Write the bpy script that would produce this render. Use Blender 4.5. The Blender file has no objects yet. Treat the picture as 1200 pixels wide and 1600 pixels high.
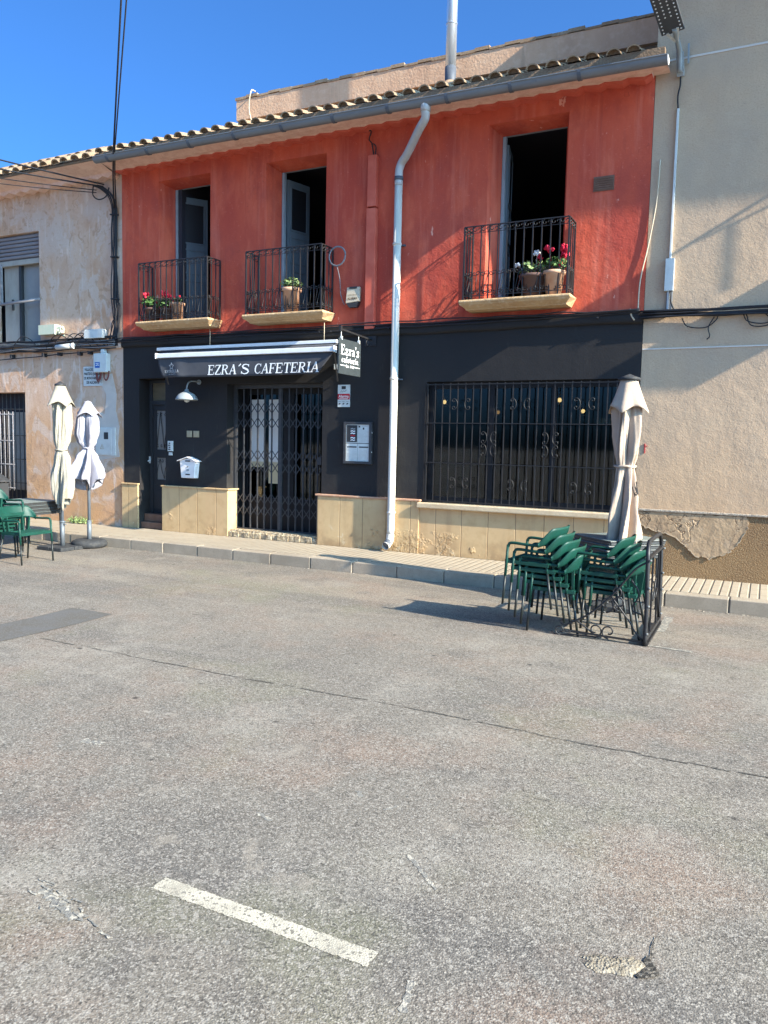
import bpy, math, random
from mathutils import Vector, Matrix
random.seed(7)
S = bpy.context.scene
COL = S.collection
PI = math.pi

# ---------------------------------------------------------------- camera
cam = bpy.data.cameras.new('camera'); cam_o = bpy.data.objects.new('camera', cam); COL.objects.link(cam_o)
YAW, PITCH, ROLL = .4599, .0887, .0218
cy, sy, cp, sp = math.cos(YAW), math.sin(YAW), math.cos(PITCH), math.sin(PITCH)
fwd = Vector((-sy*cp, cy*cp, -sp)); rgt = Vector((cy, sy, 0)); upv = rgt.cross(fwd)
r_ = rgt*math.cos(ROLL) + upv*math.sin(ROLL); u_ = upv*math.cos(ROLL) - rgt*math.sin(ROLL)
M = Matrix((( r_.x, u_.x, -fwd.x, 0), (r_.y, u_.y, -fwd.y, -10.0), (r_.z, u_.z, -fwd.z, 1.55), (0, 0, 0, 1)))
cam_o.matrix_world = M
cam.sensor_fit = 'AUTO'; cam.sensor_width = 36; cam.lens = 36*1202.8/1600
cam.clip_start = .05; cam.clip_end = 2000
S.camera = cam_o

# ---------------------------------------------------------------- light
SUN = Vector((1, -.16, .57)).normalized()                  # towards the sun
EL = math.asin(SUN.z); AZ = math.atan2(SUN.x, SUN.y)
w = bpy.data.worlds.new('World'); S.world = w; w.use_nodes = True
nt = w.node_tree; nt.nodes.clear()
sky = nt.nodes.new('ShaderNodeTexSky'); sky.sky_type = 'NISHITA'; sky.sun_disc = False
sky.sun_elevation = EL; sky.sun_rotation = AZ; sky.altitude = 300; sky.air_density = .6; sky.dust_density = 5.0; sky.ozone_density = 6.0
bg = nt.nodes.new('ShaderNodeBackground'); bg.inputs[1].default_value = .14
out = nt.nodes.new('ShaderNodeOutputWorld')
tint = nt.nodes.new('ShaderNodeMix'); tint.data_type = 'RGBA'; tint.blend_type = 'MULTIPLY'; tint.inputs[0].default_value = 1
tA, tB = [q for q in tint.inputs if q.type == 'RGBA']; tB.default_value = (.35, .665, .87, 1)     # clear deep-blue southern sky
nt.links.new(sky.outputs[0], tA); nt.links.new([q for q in tint.outputs if q.type == 'RGBA'][0], bg.inputs[0]); nt.links.new(bg.outputs[0], out.inputs[0])
sl = bpy.data.lights.new('sun', 'SUN'); sl.energy = 4.0; sl.angle = math.radians(.53); sl.color = (1, .90, .73)
so = bpy.data.objects.new('sun', sl); COL.objects.link(so); so.location = SUN*60
so.rotation_euler = (-SUN).to_track_quat('-Z', 'Y').to_euler()
S.view_settings.view_transform = 'Standard'; S.view_settings.look = 'None'
S.view_settings.exposure = 1.72; S.view_settings.gamma = 1; S.view_settings.use_curve_mapping = False

# ---------------------------------------------------------------- materials
def srgb(r, g, b):
    f = lambda c: (c/255/12.92 if c/255 <= .04045 else ((c/255+.055)/1.055)**2.4)
    return (f(r), f(g), f(b), 1)
def C4(c): return tuple(c) if len(c) == 4 else (c[0], c[1], c[2], 1)
class NT:
    def __init__(s, nt): s.t = nt
    def n(s, typ, **kw):
        n = s.t.nodes.new(typ)
        for k, v in kw.items(): setattr(n, k, v)
        return n
    def l(s, a, b): s.t.links.new(a, b)
def mat(name, base, rough=.85, layers=(), bumps=(), metal=0, spec=.3, coat=0, emit=None, trans=0, alpha=1, subs=0):
    """layers: dicts {k:'noise'|'vor'|'cell'|'z'|'y'|'joint', s:scale or (x,y,z), lo, hi, col, f, z:(a,b)}"""
    m = bpy.data.materials.new(name); m.use_nodes = True
    t = NT(m.node_tree); b = m.node_tree.nodes['Principled BSDF']
    b.inputs['Roughness'].default_value = rough; b.inputs['Metallic'].default_value = metal
    b.inputs['Specular IOR Level'].default_value = spec
    b.inputs['Base Color'].default_value = C4(base)
    if coat: b.inputs['Coat Weight'].default_value = coat; b.inputs['Coat Roughness'].default_value = .25
    if trans: b.inputs['Transmission Weight'].default_value = trans
    if alpha < 1: b.inputs['Alpha'].default_value = alpha
    if emit: b.inputs['Emission Color'].default_value = C4(emit[0]); b.inputs['Emission Strength'].default_value = emit[1]
    if not layers and not bumps: return m
    geo = t.n('ShaderNodeNewGeometry'); pos = geo.outputs['Position']
    sep = None
    def getsep():
        nonlocal sep
        if sep is None: sep = t.n('ShaderNodeSeparateXYZ'); t.l(pos, sep.inputs[0])
        return sep
    def coord(s, off=0):
        mp = t.n('ShaderNodeMapping')
        mp.inputs['Scale'].default_value = (s, s, s) if not isinstance(s, (tuple, list)) else s
        mp.inputs['Location'].default_value = (off*3.7, off*1.9, off*2.3)
        t.l(pos, mp.inputs[0]); return mp.outputs[0]
    def field(L, i):
        k = L.get('k', 'noise')
        if k == 'noise':
            n = t.n('ShaderNodeTexNoise'); n.inputs['Scale'].default_value = 1; n.inputs['Detail'].default_value = L.get('d', 5)
            n.inputs['Roughness'].default_value = L.get('r', .6); n.inputs['Distortion'].default_value = L.get('dist', 0)
            t.l(coord(L['s'], i+1+L.get('o', 0)), n.inputs['Vector']); return n.outputs[0]
        if k in ('vor', 'cell', 'edge'):
            n = t.n('ShaderNodeTexVoronoi'); n.inputs['Scale'].default_value = 1
            if k == 'edge': n.feature = 'DISTANCE_TO_EDGE'
            v = coord(L['s'], i+1)
            if L.get('warp'):
                nz = t.n('ShaderNodeTexNoise'); nz.inputs['Scale'].default_value = L.get('ws', 6); nz.inputs['Detail'].default_value = 4
                t.l(pos, nz.inputs['Vector'])
                mx = t.n('ShaderNodeVectorMath', operation='MULTIPLY_ADD'); mx.inputs[1].default_value = (L['warp'],)*3
                t.l(nz.outputs['Color'], mx.inputs[0]); t.l(v, mx.inputs[2]); v = mx.outputs[0]
            t.l(v, n.inputs['Vector'])
            if k == 'cell':
                c = t.n('ShaderNodeSeparateColor'); t.l(n.outputs['Color'], c.inputs[0]); return c.outputs[0]
            return n.outputs['Distance']
        if k in 'xyz':
            return getsep().outputs['XYZ'.index(k.upper())]
        if k == 'joint':                       # distance from repeating line along an axis (metres)
            a = L['axis']; m1 = t.n('ShaderNodeMath', operation='PINGPONG'); m1.inputs[1].default_value = L['p']/2
            ad = t.n('ShaderNodeMath', operation='ADD'); ad.inputs[1].default_value = L.get('o', 0)
            t.l(getsep().outputs[a], ad.inputs[0]); t.l(ad.outputs[0], m1.inputs[0]); return m1.outputs[0]
    def mask(L, i):
        mr = t.n('ShaderNodeMapRange'); mr.inputs['From Min'].default_value = L['lo']; mr.inputs['From Max'].default_value = L['hi']
        mr.inputs['To Min'].default_value = 0; mr.inputs['To Max'].default_value = L.get('f', 1)
        t.l(field(L, i), mr.inputs[0]); o = mr.outputs[0]
        if 'and' in L:
            o2 = mask(L['and'], i+11); mm = t.n('ShaderNodeMath', operation='MULTIPLY'); t.l(o, mm.inputs[0]); t.l(o2, mm.inputs[1]); o = mm.outputs[0]
        return o
    cur = None
    for i, L in enumerate(layers):
        mx = t.n('ShaderNodeMix', data_type='RGBA'); mx.blend_type = L.get('mode', 'MIX')
        A = [q for q in mx.inputs if q.name == 'A' and q.type == 'RGBA'][0]; B = [q for q in mx.inputs if q.name == 'B' and q.type == 'RGBA'][0]
        t.l(mask(L, i), mx.inputs[0])
        if cur is None: A.default_value = C4(base)
        else: t.l(cur, A)
        B.default_value = C4(L['col'])
        cur = [q for q in mx.outputs if q.type == 'RGBA'][0]
    if cur is not None: t.l(cur, b.inputs['Base Color'])
    nrm = None
    for i, L in enumerate(bumps):
        bp = t.n('ShaderNodeBump'); bp.inputs['Strength'].default_value = L.get('st', .5); bp.inputs['Distance'].default_value = L.get('dm', .01)
        if L.get('inv'): bp.invert = True
        if 'lo' in L: t.l(mask(L, i+20), bp.inputs['Height'])
        else: t.l(field(L, i+20), bp.inputs['Height'])
        if nrm: t.l(nrm, bp.inputs['Normal'])
        nrm = bp.outputs[0]
    if nrm: t.l(nrm, b.inputs['Normal'])
    return m

MT = {}
A_ = lambda *c: srgb(*c)
MT['asphalt'] = mat('asphalt', (0.153, 0.134, 0.110), .9, [
    dict(s=.35, lo=.40, hi=.62, col=(0.200, 0.172, 0.138), f=.9),
    dict(k='y', lo=-4.2, hi=-2.6, col=(0.246, 0.203, 0.152), f=.85, **{'and': dict(s=1.2, lo=.25, hi=.5)}),
    dict(s=(.14, 1.2, 1), lo=.46, hi=.60, col=(0.105, 0.095, 0.085), f=.7),
    dict(s=.9, o=3, lo=.50, hi=.66, col=(0.219, 0.154, 0.114), f=.7), dict(s=.8, o=8, lo=.53, hi=.66, col=(0.168, 0.160, 0.103), f=.6), dict(s=1.3, o=6, lo=.54, hi=.70, col=(0.256, 0.229, 0.188), f=.7), dict(s=1.9, o=11, lo=.56, hi=.68, col=(0.098, 0.087, 0.076), f=.55),
    dict(s=(.5, 2.5, 1), o=5, lo=.58, hi=.72, col=(0.266, 0.234, 0.190), f=.55),
    dict(k='cell', s=150, lo=.55, hi=1, col=(0.354, 0.317, 0.266), f=.8),
    dict(k='cell', s=115, lo=.66, hi=1, col=(0.047, 0.042, 0.036), f=.7),
    dict(k='cell', s=60, lo=.92, hi=.97, col=(0.336, 0.303, 0.257), f=.45),
    dict(s=3.1, lo=.64, hi=.70, col=(0.270, 0.232, 0.185), f=.55), dict(s=(5, 9, 1), o=14, lo=.66, hi=.71, col=(0.075, 0.066, 0.057), f=.6),
    dict(k='vor', s=2.3, lo=.06, hi=.025, col=(0.033, 0.030, 0.028), f=.85), dict(k='vor', s=4.1, lo=.045, hi=.015, col=(0.033, 0.030, 0.028), f=.8), dict(k='vor', s=(1.3, 2.6, 1), lo=.05, hi=.03, col=(0.336, 0.298, 0.247), f=.7),
    ], [dict(k='vor', s=140, st=.5, dm=.004), dict(s=300, st=.3, dm=.003), dict(s=3, st=.3, dm=.03)], spec=.25)
MT['patch_asphalt'] = mat('patch_asphalt', (0.105, 0.094, 0.078), .9, [dict(k='cell', s=90, lo=.6, hi=1, col=(0.167, 0.164, 0.161), f=.6), dict(s=4, lo=.4, hi=.7, col=(0.118, 0.115, 0.112), f=.8)],
    [dict(k='vor', s=90, st=.5, dm=.004)])
MT['crack'] = mat('crack_dirt', (.07, .062, .052), 1, [dict(s=30, lo=.4, hi=.65, col=(.17, .155, .13))], [dict(s=80, st=.8, dm=.01)])
MT['crack_dark'] = mat('dark_hole', (.035, .031, .026), 1, [dict(s=60, lo=.45, hi=.6, col=(.11, .095, .075)), dict(k='cell', s=110, lo=.7, hi=.9, col=(.2, .175, .14))], [dict(s=60, st=1, dm=.01)])
MT['mortar'] = mat('tan_mortar', (.25, .205, .145), .95, [dict(s=40, lo=.45, hi=.6, col=(.17, .14, .10)), dict(k='cell', s=120, lo=.6, hi=1, col=(.36, .32, .25), f=.7), dict(s=14, lo=.5, hi=.65, col=(.30, .26, .20), f=.7)], [dict(k='vor', s=110, st=.8, dm=.006), dict(s=25, st=.6, dm=.01)])
MT['paint'] = mat('road_paint', (.45, .405, .315), .8, [dict(k='cell', s=110, lo=.86, hi=.88, col=(.17, .155, .125)), dict(s=60, lo=.62, hi=.70, col=(.24, .215, .17), f=.8), dict(s=7, lo=.48, hi=.66, col=(.33, .295, .23), f=.8), dict(s=3, o=5, lo=.52, hi=.66, col=(.27, .24, .19), f=.6)],
    [dict(k='vor', s=140, st=.5, dm=.004)])
MT['paint_worn'] = mat('worn_road_paint', (.42, .375, .30), .85, [dict(k='cell', s=80, lo=.6, hi=.64, col=(.16, .15, .135)), dict(s=30, lo=.42, hi=.52, col=(.19, .178, .155), f=.95)],
    [dict(k='vor', s=140, st=.5, dm=.004)])
MT['kerb'] = mat('kerb_stone', (0.318, 0.265, 0.200), .9, [dict(s=5, lo=.4, hi=.7, col=(0.392, 0.325, 0.246)), dict(s=60, lo=.5, hi=.7, col=(0.201, 0.168, 0.128), f=.5), dict(s=1.1, lo=.5, hi=.7, col=(0.254, 0.205, 0.149), f=.6)],
    [dict(s=90, st=.5, dm=.006)])
MT['tile'] = mat('pavement_tile', (0.391, 0.329, 0.243), .85, [dict(s=1.5, lo=.35, hi=.65, col=(0.349, 0.291, 0.215)), dict(s=14, lo=.5, hi=.7, col=(0.293, 0.243, 0.180), f=.6),
    dict(k='joint', axis=0, p=.098, lo=.008, hi=.0035, col=(0.188, 0.154, 0.115), f=.85), dict(k='joint', axis=1, p=.40, lo=.007, hi=.003, col=(0.188, 0.154, 0.115), f=.85)],
    [dict(k='joint', axis=0, p=.098, lo=.014, hi=.004, st=.8, dm=.008, inv=True), dict(s=120, st=.25, dm=.003)])
MT['red'] = mat('red_plaster', (0.609, 0.110, 0.059), .88, [dict(s=(.9, .9, .5), lo=.36, hi=.62, col=(0.474, 0.075, 0.048)), dict(s=(3, 3, 1.1), lo=.50, hi=.72, col=(0.691, 0.159, 0.090), f=.75),
    dict(s=(1.552, 1.568, 1.060), o=7, lo=.47, hi=.60, col=(0.415, 0.073, 0.052), f=.75), dict(s=(7, 7, .5), lo=.54, hi=.72, col=(0.659, 0.195, 0.131), f=.5), dict(s=(12, 12, .6), o=3, lo=.58, hi=.70, col=(0.389, 0.068, 0.048), f=.45), dict(s=30, lo=.62, hi=.74, col=(0.733, 0.244, 0.172), f=.4), dict(s=(6, 6, 2.5), lo=.69, hi=.71, col=(0.863, 0.496, 0.381), f=.6),
    dict(k='edge', s=(.8, .8, .9), warp=2.2, ws=2, lo=.006, hi=.002, col=(0.302, 0.064, 0.046), f=.6, **{'and': dict(s=.7, lo=.52, hi=.58)})],
    [dict(s=5, st=.5, dm=.03), dict(s=45, st=.4, dm=.007)], spec=.15)
MT['chase'] = mat('red_painted_trunking', (0.560, 0.107, 0.066), .7, [dict(s=6, lo=.4, hi=.7, col=(0.630, 0.143, 0.090))], [dict(s=40, st=.15, dm=.004)])
MT['black'] = mat('navy_black_paint', (0.017, 0.016, 0.017), .75, [dict(s=1.4, lo=.35, hi=.7, col=(0.021, 0.019, 0.019)), dict(s=(12, 12, 3), lo=.62, hi=.75, col=(0.041, 0.039, 0.034), f=.6),
    dict(s=2.3, lo=.5, hi=.66, col=(0.035, 0.033, 0.030), f=.7, **{'and': dict(k='z', lo=1.6, hi=1.0)})], [dict(s=4, st=.3, dm=.02), dict(s=50, st=.3, dm=.005)], spec=.35)
MT['plinth'] = mat('ochre_stone', (.535, .365, .185), .75, [dict(s=1.7, lo=.35, hi=.65, col=(.60, .425, .225)), dict(k='cell', s=(2.6, .1, .1), lo=.2, hi=1, col=(.58, .37, .20), f=.4), dict(s=7, lo=.5, hi=.72, col=(.46, .29, .135), f=.55),
    dict(s=3.5, lo=.45, hi=.6, col=(.34, .225, .12), f=.75, **{'and': dict(k='z', lo=.34, hi=.04)}), dict(s=(5, 5, .8), o=4, lo=.56, hi=.7, col=(.38, .25, .13), f=.5),
    dict(s=12, lo=.54, hi=.6, col=(.64, .52, .33), f=.8, **{'and': dict(s=1.4, o=2, lo=.56, hi=.60, **{'and': dict(k='z', lo=.34, hi=.26)})}), dict(k='joint', axis=0, p=.385, o=4.51, lo=.0055, hi=.003, col=(.20, .13, .075), f=.8)],
    [dict(s=14, st=.8, dm=.03, lo=.45, hi=.65, **{'and': dict(s=1.4, o=2, lo=.56, hi=.60, **{'and': dict(k='z', lo=.34, hi=.26)})}), dict(k='joint', axis=0, p=.385, o=4.51, lo=.008, hi=.002, st=.6, dm=.006, inv=True), dict(s=60, st=.2, dm=.004)])
MT['sill'] = mat('sill_stone', (.60, .475, .31), .7, [dict(s=5, lo=.4, hi=.7, col=(.52, .39, .24)), dict(s=30, lo=.5, hi=.7, col=(.66, .55, .40), f=.5)], [dict(s=30, st=.4, dm=.008)])
MT['slab'] = mat('balcony_stone', (0.528, 0.357, 0.192), .8, [dict(s=5, lo=.35, hi=.7, col=(0.440, 0.274, 0.136)), dict(s=18, lo=.5, hi=.7, col=(0.598, 0.457, 0.304), f=.7), dict(s=(3, 8, 14), lo=.62, hi=.7, col=(0.264, 0.158, 0.080), f=.6)], [dict(s=14, st=.7, dm=.02)])
MT['rough_step'] = mat('worn_threshold', (.42, .33, .21), .9, [dict(s=9, lo=.4, hi=.6, col=(.30, .23, .15)), dict(s=22, lo=.5, hi=.65, col=(.58, .50, .36))], [dict(s=12, st=1, dm=.05)])
MT['brown_step'] = mat('brown_tile_step', (.16, .085, .055), .6, [dict(s=8, lo=.4, hi=.7, col=(.20, .12, .085))])
MT['roof'] = mat('clay_tile', (0.324, 0.228, 0.143), .9, [dict(s=6, lo=.35, hi=.65, col=(0.396, 0.292, 0.197)), dict(s=18, lo=.5, hi=.7, col=(0.225, 0.150, 0.094), f=.7), dict(k='cell', s=(4.2, 1.8, .1), lo=.2, hi=1, col=(0.306, 0.194, 0.115), f=.6), dict(s=40, lo=.58, hi=.68, col=(0.450, 0.361, 0.262), f=.6)], [dict(s=30, st=.4, dm=.01)])
MT['soffit'] = mat('pale_eave_tile', (0.797, 0.550, 0.439), .85, [dict(s=9, lo=.4, hi=.7, col=(0.676, 0.418, 0.314)), dict(s=25, lo=.55, hi=.7, col=(0.894, 0.682, 0.564), f=.6)], [dict(s=25, st=.3, dm=.01)])
MT['eave_mortar'] = mat('eave_mortar', (0.211, 0.146, 0.096), .9, [dict(s=6, lo=.4, hi=.7, col=(0.161, 0.108, 0.071)), dict(s=30, lo=.5, hi=.7, col=(0.260, 0.192, 0.136), f=.6)], [dict(s=30, st=.6, dm=.02)])
MT['parapet'] = mat('tan_render', (0.693, 0.441, 0.279), .9, [dict(s=(3, 3, .8), lo=.35, hi=.65, col=(0.598, 0.367, 0.233)), dict(s=12, lo=.5, hi=.7, col=(0.735, 0.510, 0.344), f=.6), dict(s=(8, 8, .7), lo=.58, hi=.7, col=(0.441, 0.284, 0.186), f=.5)], [dict(s=25, st=.5, dm=.015)])
MT['old'] = mat('old_plaster', (0.565, 0.349, 0.225), .9, [dict(s=.8, lo=.38, hi=.62, col=(0.626, 0.436, 0.318)), dict(s=1.7, dist=.6, lo=.50, hi=.66, col=(0.505, 0.274, 0.155), f=.75), dict(s=(5, 5, 1.2), lo=.52, hi=.70, col=(0.666, 0.506, 0.396), f=.6),
    dict(s=(1.1, 1.1, .9), o=4, lo=.44, hi=.58, col=(0.565, 0.436, 0.361), f=.85, **{'and': dict(k='z', lo=4.0, hi=5.2)}), dict(s=(6, 6, 2), o=9, lo=.60, hi=.66, col=(0.727, 0.575, 0.466), f=.7),
    dict(k='z', lo=2.3, hi=1.55, col=(0.585, 0.322, 0.147), f=.8, **{'and': dict(s=1.2, lo=.3, hi=.55)}), dict(s=1.5, o=5, lo=.45, hi=.62, col=(0.484, 0.305, 0.171), f=.75, **{'and': dict(k='z', lo=1.0, hi=.1)}),
    dict(s=(2.0, 2.0, 1.5), o=12, dist=1.2, lo=.52, hi=.57, col=(0.612, 0.490, 0.407), f=.6), dict(s=(3.2, 3.2, 2.4), o=15, dist=1.5, lo=.60, hi=.63, col=(0.439, 0.265, 0.160), f=.65), dict(s=(9, 9, 1.0), o=17, lo=.60, hi=.68, col=(0.673, 0.568, 0.485), f=.6), dict(s=12, lo=.55, hi=.68, col=(0.474, 0.288, 0.186), f=.5), dict(k='edge', s=(.9, .9, 1.1), warp=1.6, ws=2.2, lo=.010, hi=.003, col=(0.303, 0.174, 0.109), f=.5, **{'and': dict(s=.9, lo=.5, hi=.56)})],
    [dict(s=1.7, dist=.6, lo=.5, hi=.64, st=.25, dm=.012), dict(s=28, st=.5, dm=.010), dict(s=6, st=.3, dm=.015)])
MT['grey_render'] = mat('grey_cement', (0.552, 0.491, 0.436), .9, [dict(s=5, lo=.4, hi=.7, col=(0.624, 0.546, 0.474)), dict(s=3, lo=.55, hi=.7, col=(0.504, 0.415, 0.329), f=.7)], [dict(s=40, st=.3, dm=.006)])
MT['stucco'] = mat('beige_stucco', (0.550, 0.401, 0.270), .95, [dict(s=1.2, lo=.35, hi=.65, col=(0.504, 0.365, 0.251)), dict(s=(4, 4, 1.2), lo=.5, hi=.7, col=(0.586, 0.432, 0.294), f=.7), dict(s=55, lo=.52, hi=.62, col=(0.421, 0.297, 0.194), f=.5),
    dict(k='z', lo=1.9, hi=.8, col=(0.563, 0.370, 0.213), f=.6), dict(s=.6, o=4, lo=.48, hi=.64, col=(0.440, 0.344, 0.258), f=.6), dict(s=(2.5, 2.5, .5), o=9, lo=.56, hi=.72, col=(0.420, 0.321, 0.228), f=.6), dict(s=9, lo=.73, hi=.75, col=(0.257, 0.198, 0.151), f=.6)],
    [dict(s=55, st=.38, dm=.009), dict(s=130, st=.4, dm=.004), dict(s=3, st=.4, dm=.04)], spec=.15)
MT['brown_stucco'] = mat('brown_pebble_render', (0.271, 0.172, 0.085), .95, [dict(s=2, lo=.35, hi=.65, col=(0.230, 0.144, 0.074)), dict(s=70, lo=.5, hi=.62, col=(0.344, 0.234, 0.126), f=.7), dict(s=2.6, lo=.5, hi=.62, col=(0.197, 0.125, 0.070), f=.6)], [dict(s=60, st=1.0, dm=.02)])
MT['broken'] = mat('broken_mortar', (0.432, 0.304, 0.185), .95, [dict(s=2.4, lo=.4, hi=.62, col=(0.350, 0.238, 0.143)), dict(s=9, lo=.52, hi=.7, col=(0.488, 0.361, 0.244), f=.6), dict(s=30, lo=.55, hi=.7, col=(0.304, 0.211, 0.126), f=.5),
    dict(k='edge', s=(1.9, 1, .9), warp=1.5, ws=3.4, lo=.014, hi=.004, col=(0.120, 0.079, 0.050), f=.9)], [dict(s=20, st=.6, dm=.012), dict(s=5, st=.6, dm=.03), dict(k='edge', s=(1.9, 1, .9), warp=1.5, ws=3.4, lo=.03, hi=.005, st=.7, dm=.015, inv=True)])
MT['patch_rim'] = mat('pale_plaster_rim', (.46, .37, .26), .9)
MT['line'] = mat('pale_mortar_line', (.62, .57, .51), .9)
MT['ledge'] = mat('ledge_cement', (.33, .285, .23), .95, [dict(s=20, lo=.4, hi=.7, col=(.42, .35, .27))], [dict(s=30, st=.8, dm=.02)])
MT['elbow'] = mat('pale_grey_pipe', (.46, .47, .47), .5, [dict(s=(8, 8, 2), lo=.4, hi=.7, col=(.38, .39, .39))], spec=.4)
MT['galv'] = mat('grey_zinc', (0.155, 0.171, 0.193), .55, [dict(s=(2, 8, 8), lo=.35, hi=.7, col=(0.194, 0.213, 0.234)), dict(s=20, lo=.6, hi=.75, col=(0.115, 0.125, 0.139), f=.5)], metal=.25, spec=.4)
MT['galv_dark'] = mat('dark_zinc_strap', (.10, .115, .14), .6, metal=.2)
MT['cream_pipe'] = mat('cream_pipe', (0.666, 0.639, 0.567), .5, [dict(s=(9, 9, 1.5), lo=.45, hi=.7, col=(0.558, 0.522, 0.450)), dict(s=25, lo=.66, hi=.72, col=(0.405, 0.360, 0.297), f=.5)], spec=.4)
MT['steel'] = mat('stainless_flue', (.62, .64, .66), .32, [dict(s=(5, 5, 1), lo=.4, hi=.7, col=(.52, .54, .57))], metal=.7)
MT['iron'] = mat('wrought_iron', (0.016, 0.015, 0.016), .5, [dict(s=30, lo=.5, hi=.7, col=(0.022, 0.020, 0.019))], spec=.5)
MT['iron_grey'] = mat('grey_painted_iron', (.035, .037, .043), .5, [dict(s=12, lo=.45, hi=.7, col=(.058, .056, .055))], spec=.5)
MT['iron_worn'] = mat('weathered_iron', (.05, .048, .046), .65, [dict(s=25, lo=.5, hi=.7, col=(.10, .08, .065))], spec=.4)
MT['shutter'] = mat('blue_grey_paint', (.105, .135, .155), .6, [dict(s=(8, 8, 1.5), lo=.4, hi=.7, col=(.13, .16, .175))], [dict(s=(40, 40, 6), st=.2, dm=.004)])
MT['frame_pale'] = mat('pale_blue_frame', (.30, .34, .37), .6, [dict(s=8, lo=.4, hi=.7, col=(.25, .285, .31))])
MT['interior'] = mat('dark_interior', (.035, .035, .045), .9)
MT['interior_floor'] = mat('interior_floor', (.06, .05, .045), .7)
gm = bpy.data.materials.new('window_glass'); gm.use_nodes = True; q_ = gm.node_tree; q_.nodes.clear()
o_ = q_.nodes.new('ShaderNodeOutputMaterial'); mx_ = q_.nodes.new('ShaderNodeMixShader'); tr_ = q_.nodes.new('ShaderNodeBsdfTransparent'); gl_ = q_.nodes.new('ShaderNodeBsdfGlossy'); fr_ = q_.nodes.new('ShaderNodeFresnel')
fr_.inputs['IOR'].default_value = 1.5; gl_.inputs['Roughness'].default_value = .04; tr_.inputs[0].default_value = (.62, .66, .68, 1)
q_.links.new(fr_.outputs[0], mx_.inputs[0]); q_.links.new(tr_.outputs[0], mx_.inputs[1]); q_.links.new(gl_.outputs[0], mx_.inputs[2]); q_.links.new(mx_.outputs[0], o_.inputs[0])
MT['glass'] = gm
MT['blind'] = mat('bright_strip', (.82, .81, .77), .8, [dict(k='z', lo=1.22, hi=1.2, col=(.66, .58, .38))])  # bright strips in the door glass, put into white over cream colour
MT['fabric_cream'] = mat('cream_canvas', (0.346, 0.314, 0.250), .9, [dict(s=5, lo=.4, hi=.7, col=(0.320, 0.285, 0.223)), dict(s=12, lo=.6, hi=.75, col=(0.276, 0.240, 0.183), f=.5)], [dict(s=200, st=.15, dm=.002), dict(s=18, st=.4, dm=.012)])
MT['fabric_lilac'] = mat('lilac_white_canvas', (0.340, 0.330, 0.368), .9, [dict(s=5, lo=.4, hi=.7, col=(0.312, 0.297, 0.340))], [dict(s=200, st=.15, dm=.002), dict(s=18, st=.4, dm=.012)])
MT['fabric_pink'] = mat('pinkish_white_canvas', (0.466, 0.363, 0.277), .9, [dict(s=5, lo=.4, hi=.7, col=(0.423, 0.322, 0.243)), dict(s=10, lo=.6, hi=.75, col=(0.370, 0.269, 0.196), f=.4)], [dict(s=200, st=.15, dm=.002), dict(s=18, st=.4, dm=.012)])
MT['valance'] = mat('charcoal_canvas', (.052, .055, .065), .8, [dict(s=6, lo=.4, hi=.7, col=(.066, .069, .079))], [dict(s=250, st=.2, dm=.002)])
MT['white'] = mat('white_paint', (.80, .80, .80), .45, [dict(s=9, lo=.5, hi=.75, col=(.70, .70, .69))], spec=.45)
MT['white_mail'] = mat('white_enamel', (0.792, 0.762, 0.744), .35, [dict(s=9, lo=.5, hi=.75, col=(0.704, 0.680, 0.660))], spec=.5)
MT['bolt'] = mat('dull_bolt', (.22, .22, .21), .5, metal=.4)
MT['letter'] = mat('white_lettering', (.86, .86, .84), .6)
MT['letter_grey'] = mat('grey_lettering', (.50, .50, .49), .7)
MT['ink'] = mat('black_ink', (.02, .02, .022), .7)
MT['redink'] = mat('red_band', (.50, .02, .035), .5)
MT['blueink'] = mat('blue_label', (.03, .13, .42), .5)
MT['signboard'] = mat('dark_slate_board', (.035, .043, .046), .5, [dict(s=9, lo=.4, hi=.7, col=(.045, .053, .055))], spec=.4)
MT['plastic_grey'] = mat('pale_grey_plastic', (.60, .62, .60), .5, [dict(s=9, lo=.5, hi=.75, col=(.52, .53, .50))])
MT['plastic_green'] = mat('pale_green_plastic', (.50, .55, .42), .6, [dict(s=14, lo=.45, hi=.7, col=(.58, .58, .45))])
MT['meter'] = mat('meter_door', (.62, .62, .585), .5, [dict(s=6, lo=.45, hi=.75, col=(.55, .54, .50))])
MT['beige_plastic'] = mat('beige_plastic', (.58, .49, .36), .5)
MT['frame_black'] = mat('black_window_frame', (.014, .014, .016), .5)
MT['darkgrey'] = mat('dark_grey_plastic', (.038, .039, .042), .5)
MT['brass'] = mat('brass_plate', (.42, .36, .24), .5, metal=.4)
MT['cable'] = mat('black_cable', (.022, .022, .026), .6, spec=.35)
MT['cable_grey'] = mat('grey_cable', (.20, .20, .21), .6)
MT['cable_tan'] = mat('cream_cable', (.55, .46, .33), .6)
MT['cable_red'] = mat('red_brown_cable', (.17, .045, .04), .6)
MT['chair'] = mat('green_plastic', (0.005, 0.046, 0.032), .5, [dict(s=6, lo=.4, hi=.75, col=(0.006, 0.060, 0.042)), dict(s=30, lo=.62, hi=.75, col=(0.015, 0.071, 0.052), f=.35)], spec=.35)
MT['chair_tube'] = mat('grey_green_tube', (0.012, 0.017, 0.015), .45, [dict(s=20, lo=.45, hi=.7, col=(0.020, 0.020, 0.019))], spec=.5)
MT['table'] = mat('grey_green_tabletop', (0.213, 0.244, 0.222), .5, [dict(s=5, lo=.4, hi=.7, col=(0.160, 0.195, 0.182)), dict(s=40, lo=.6, hi=.75, col=(0.220, 0.244, 0.221), f=.4)], spec=.5)
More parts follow.
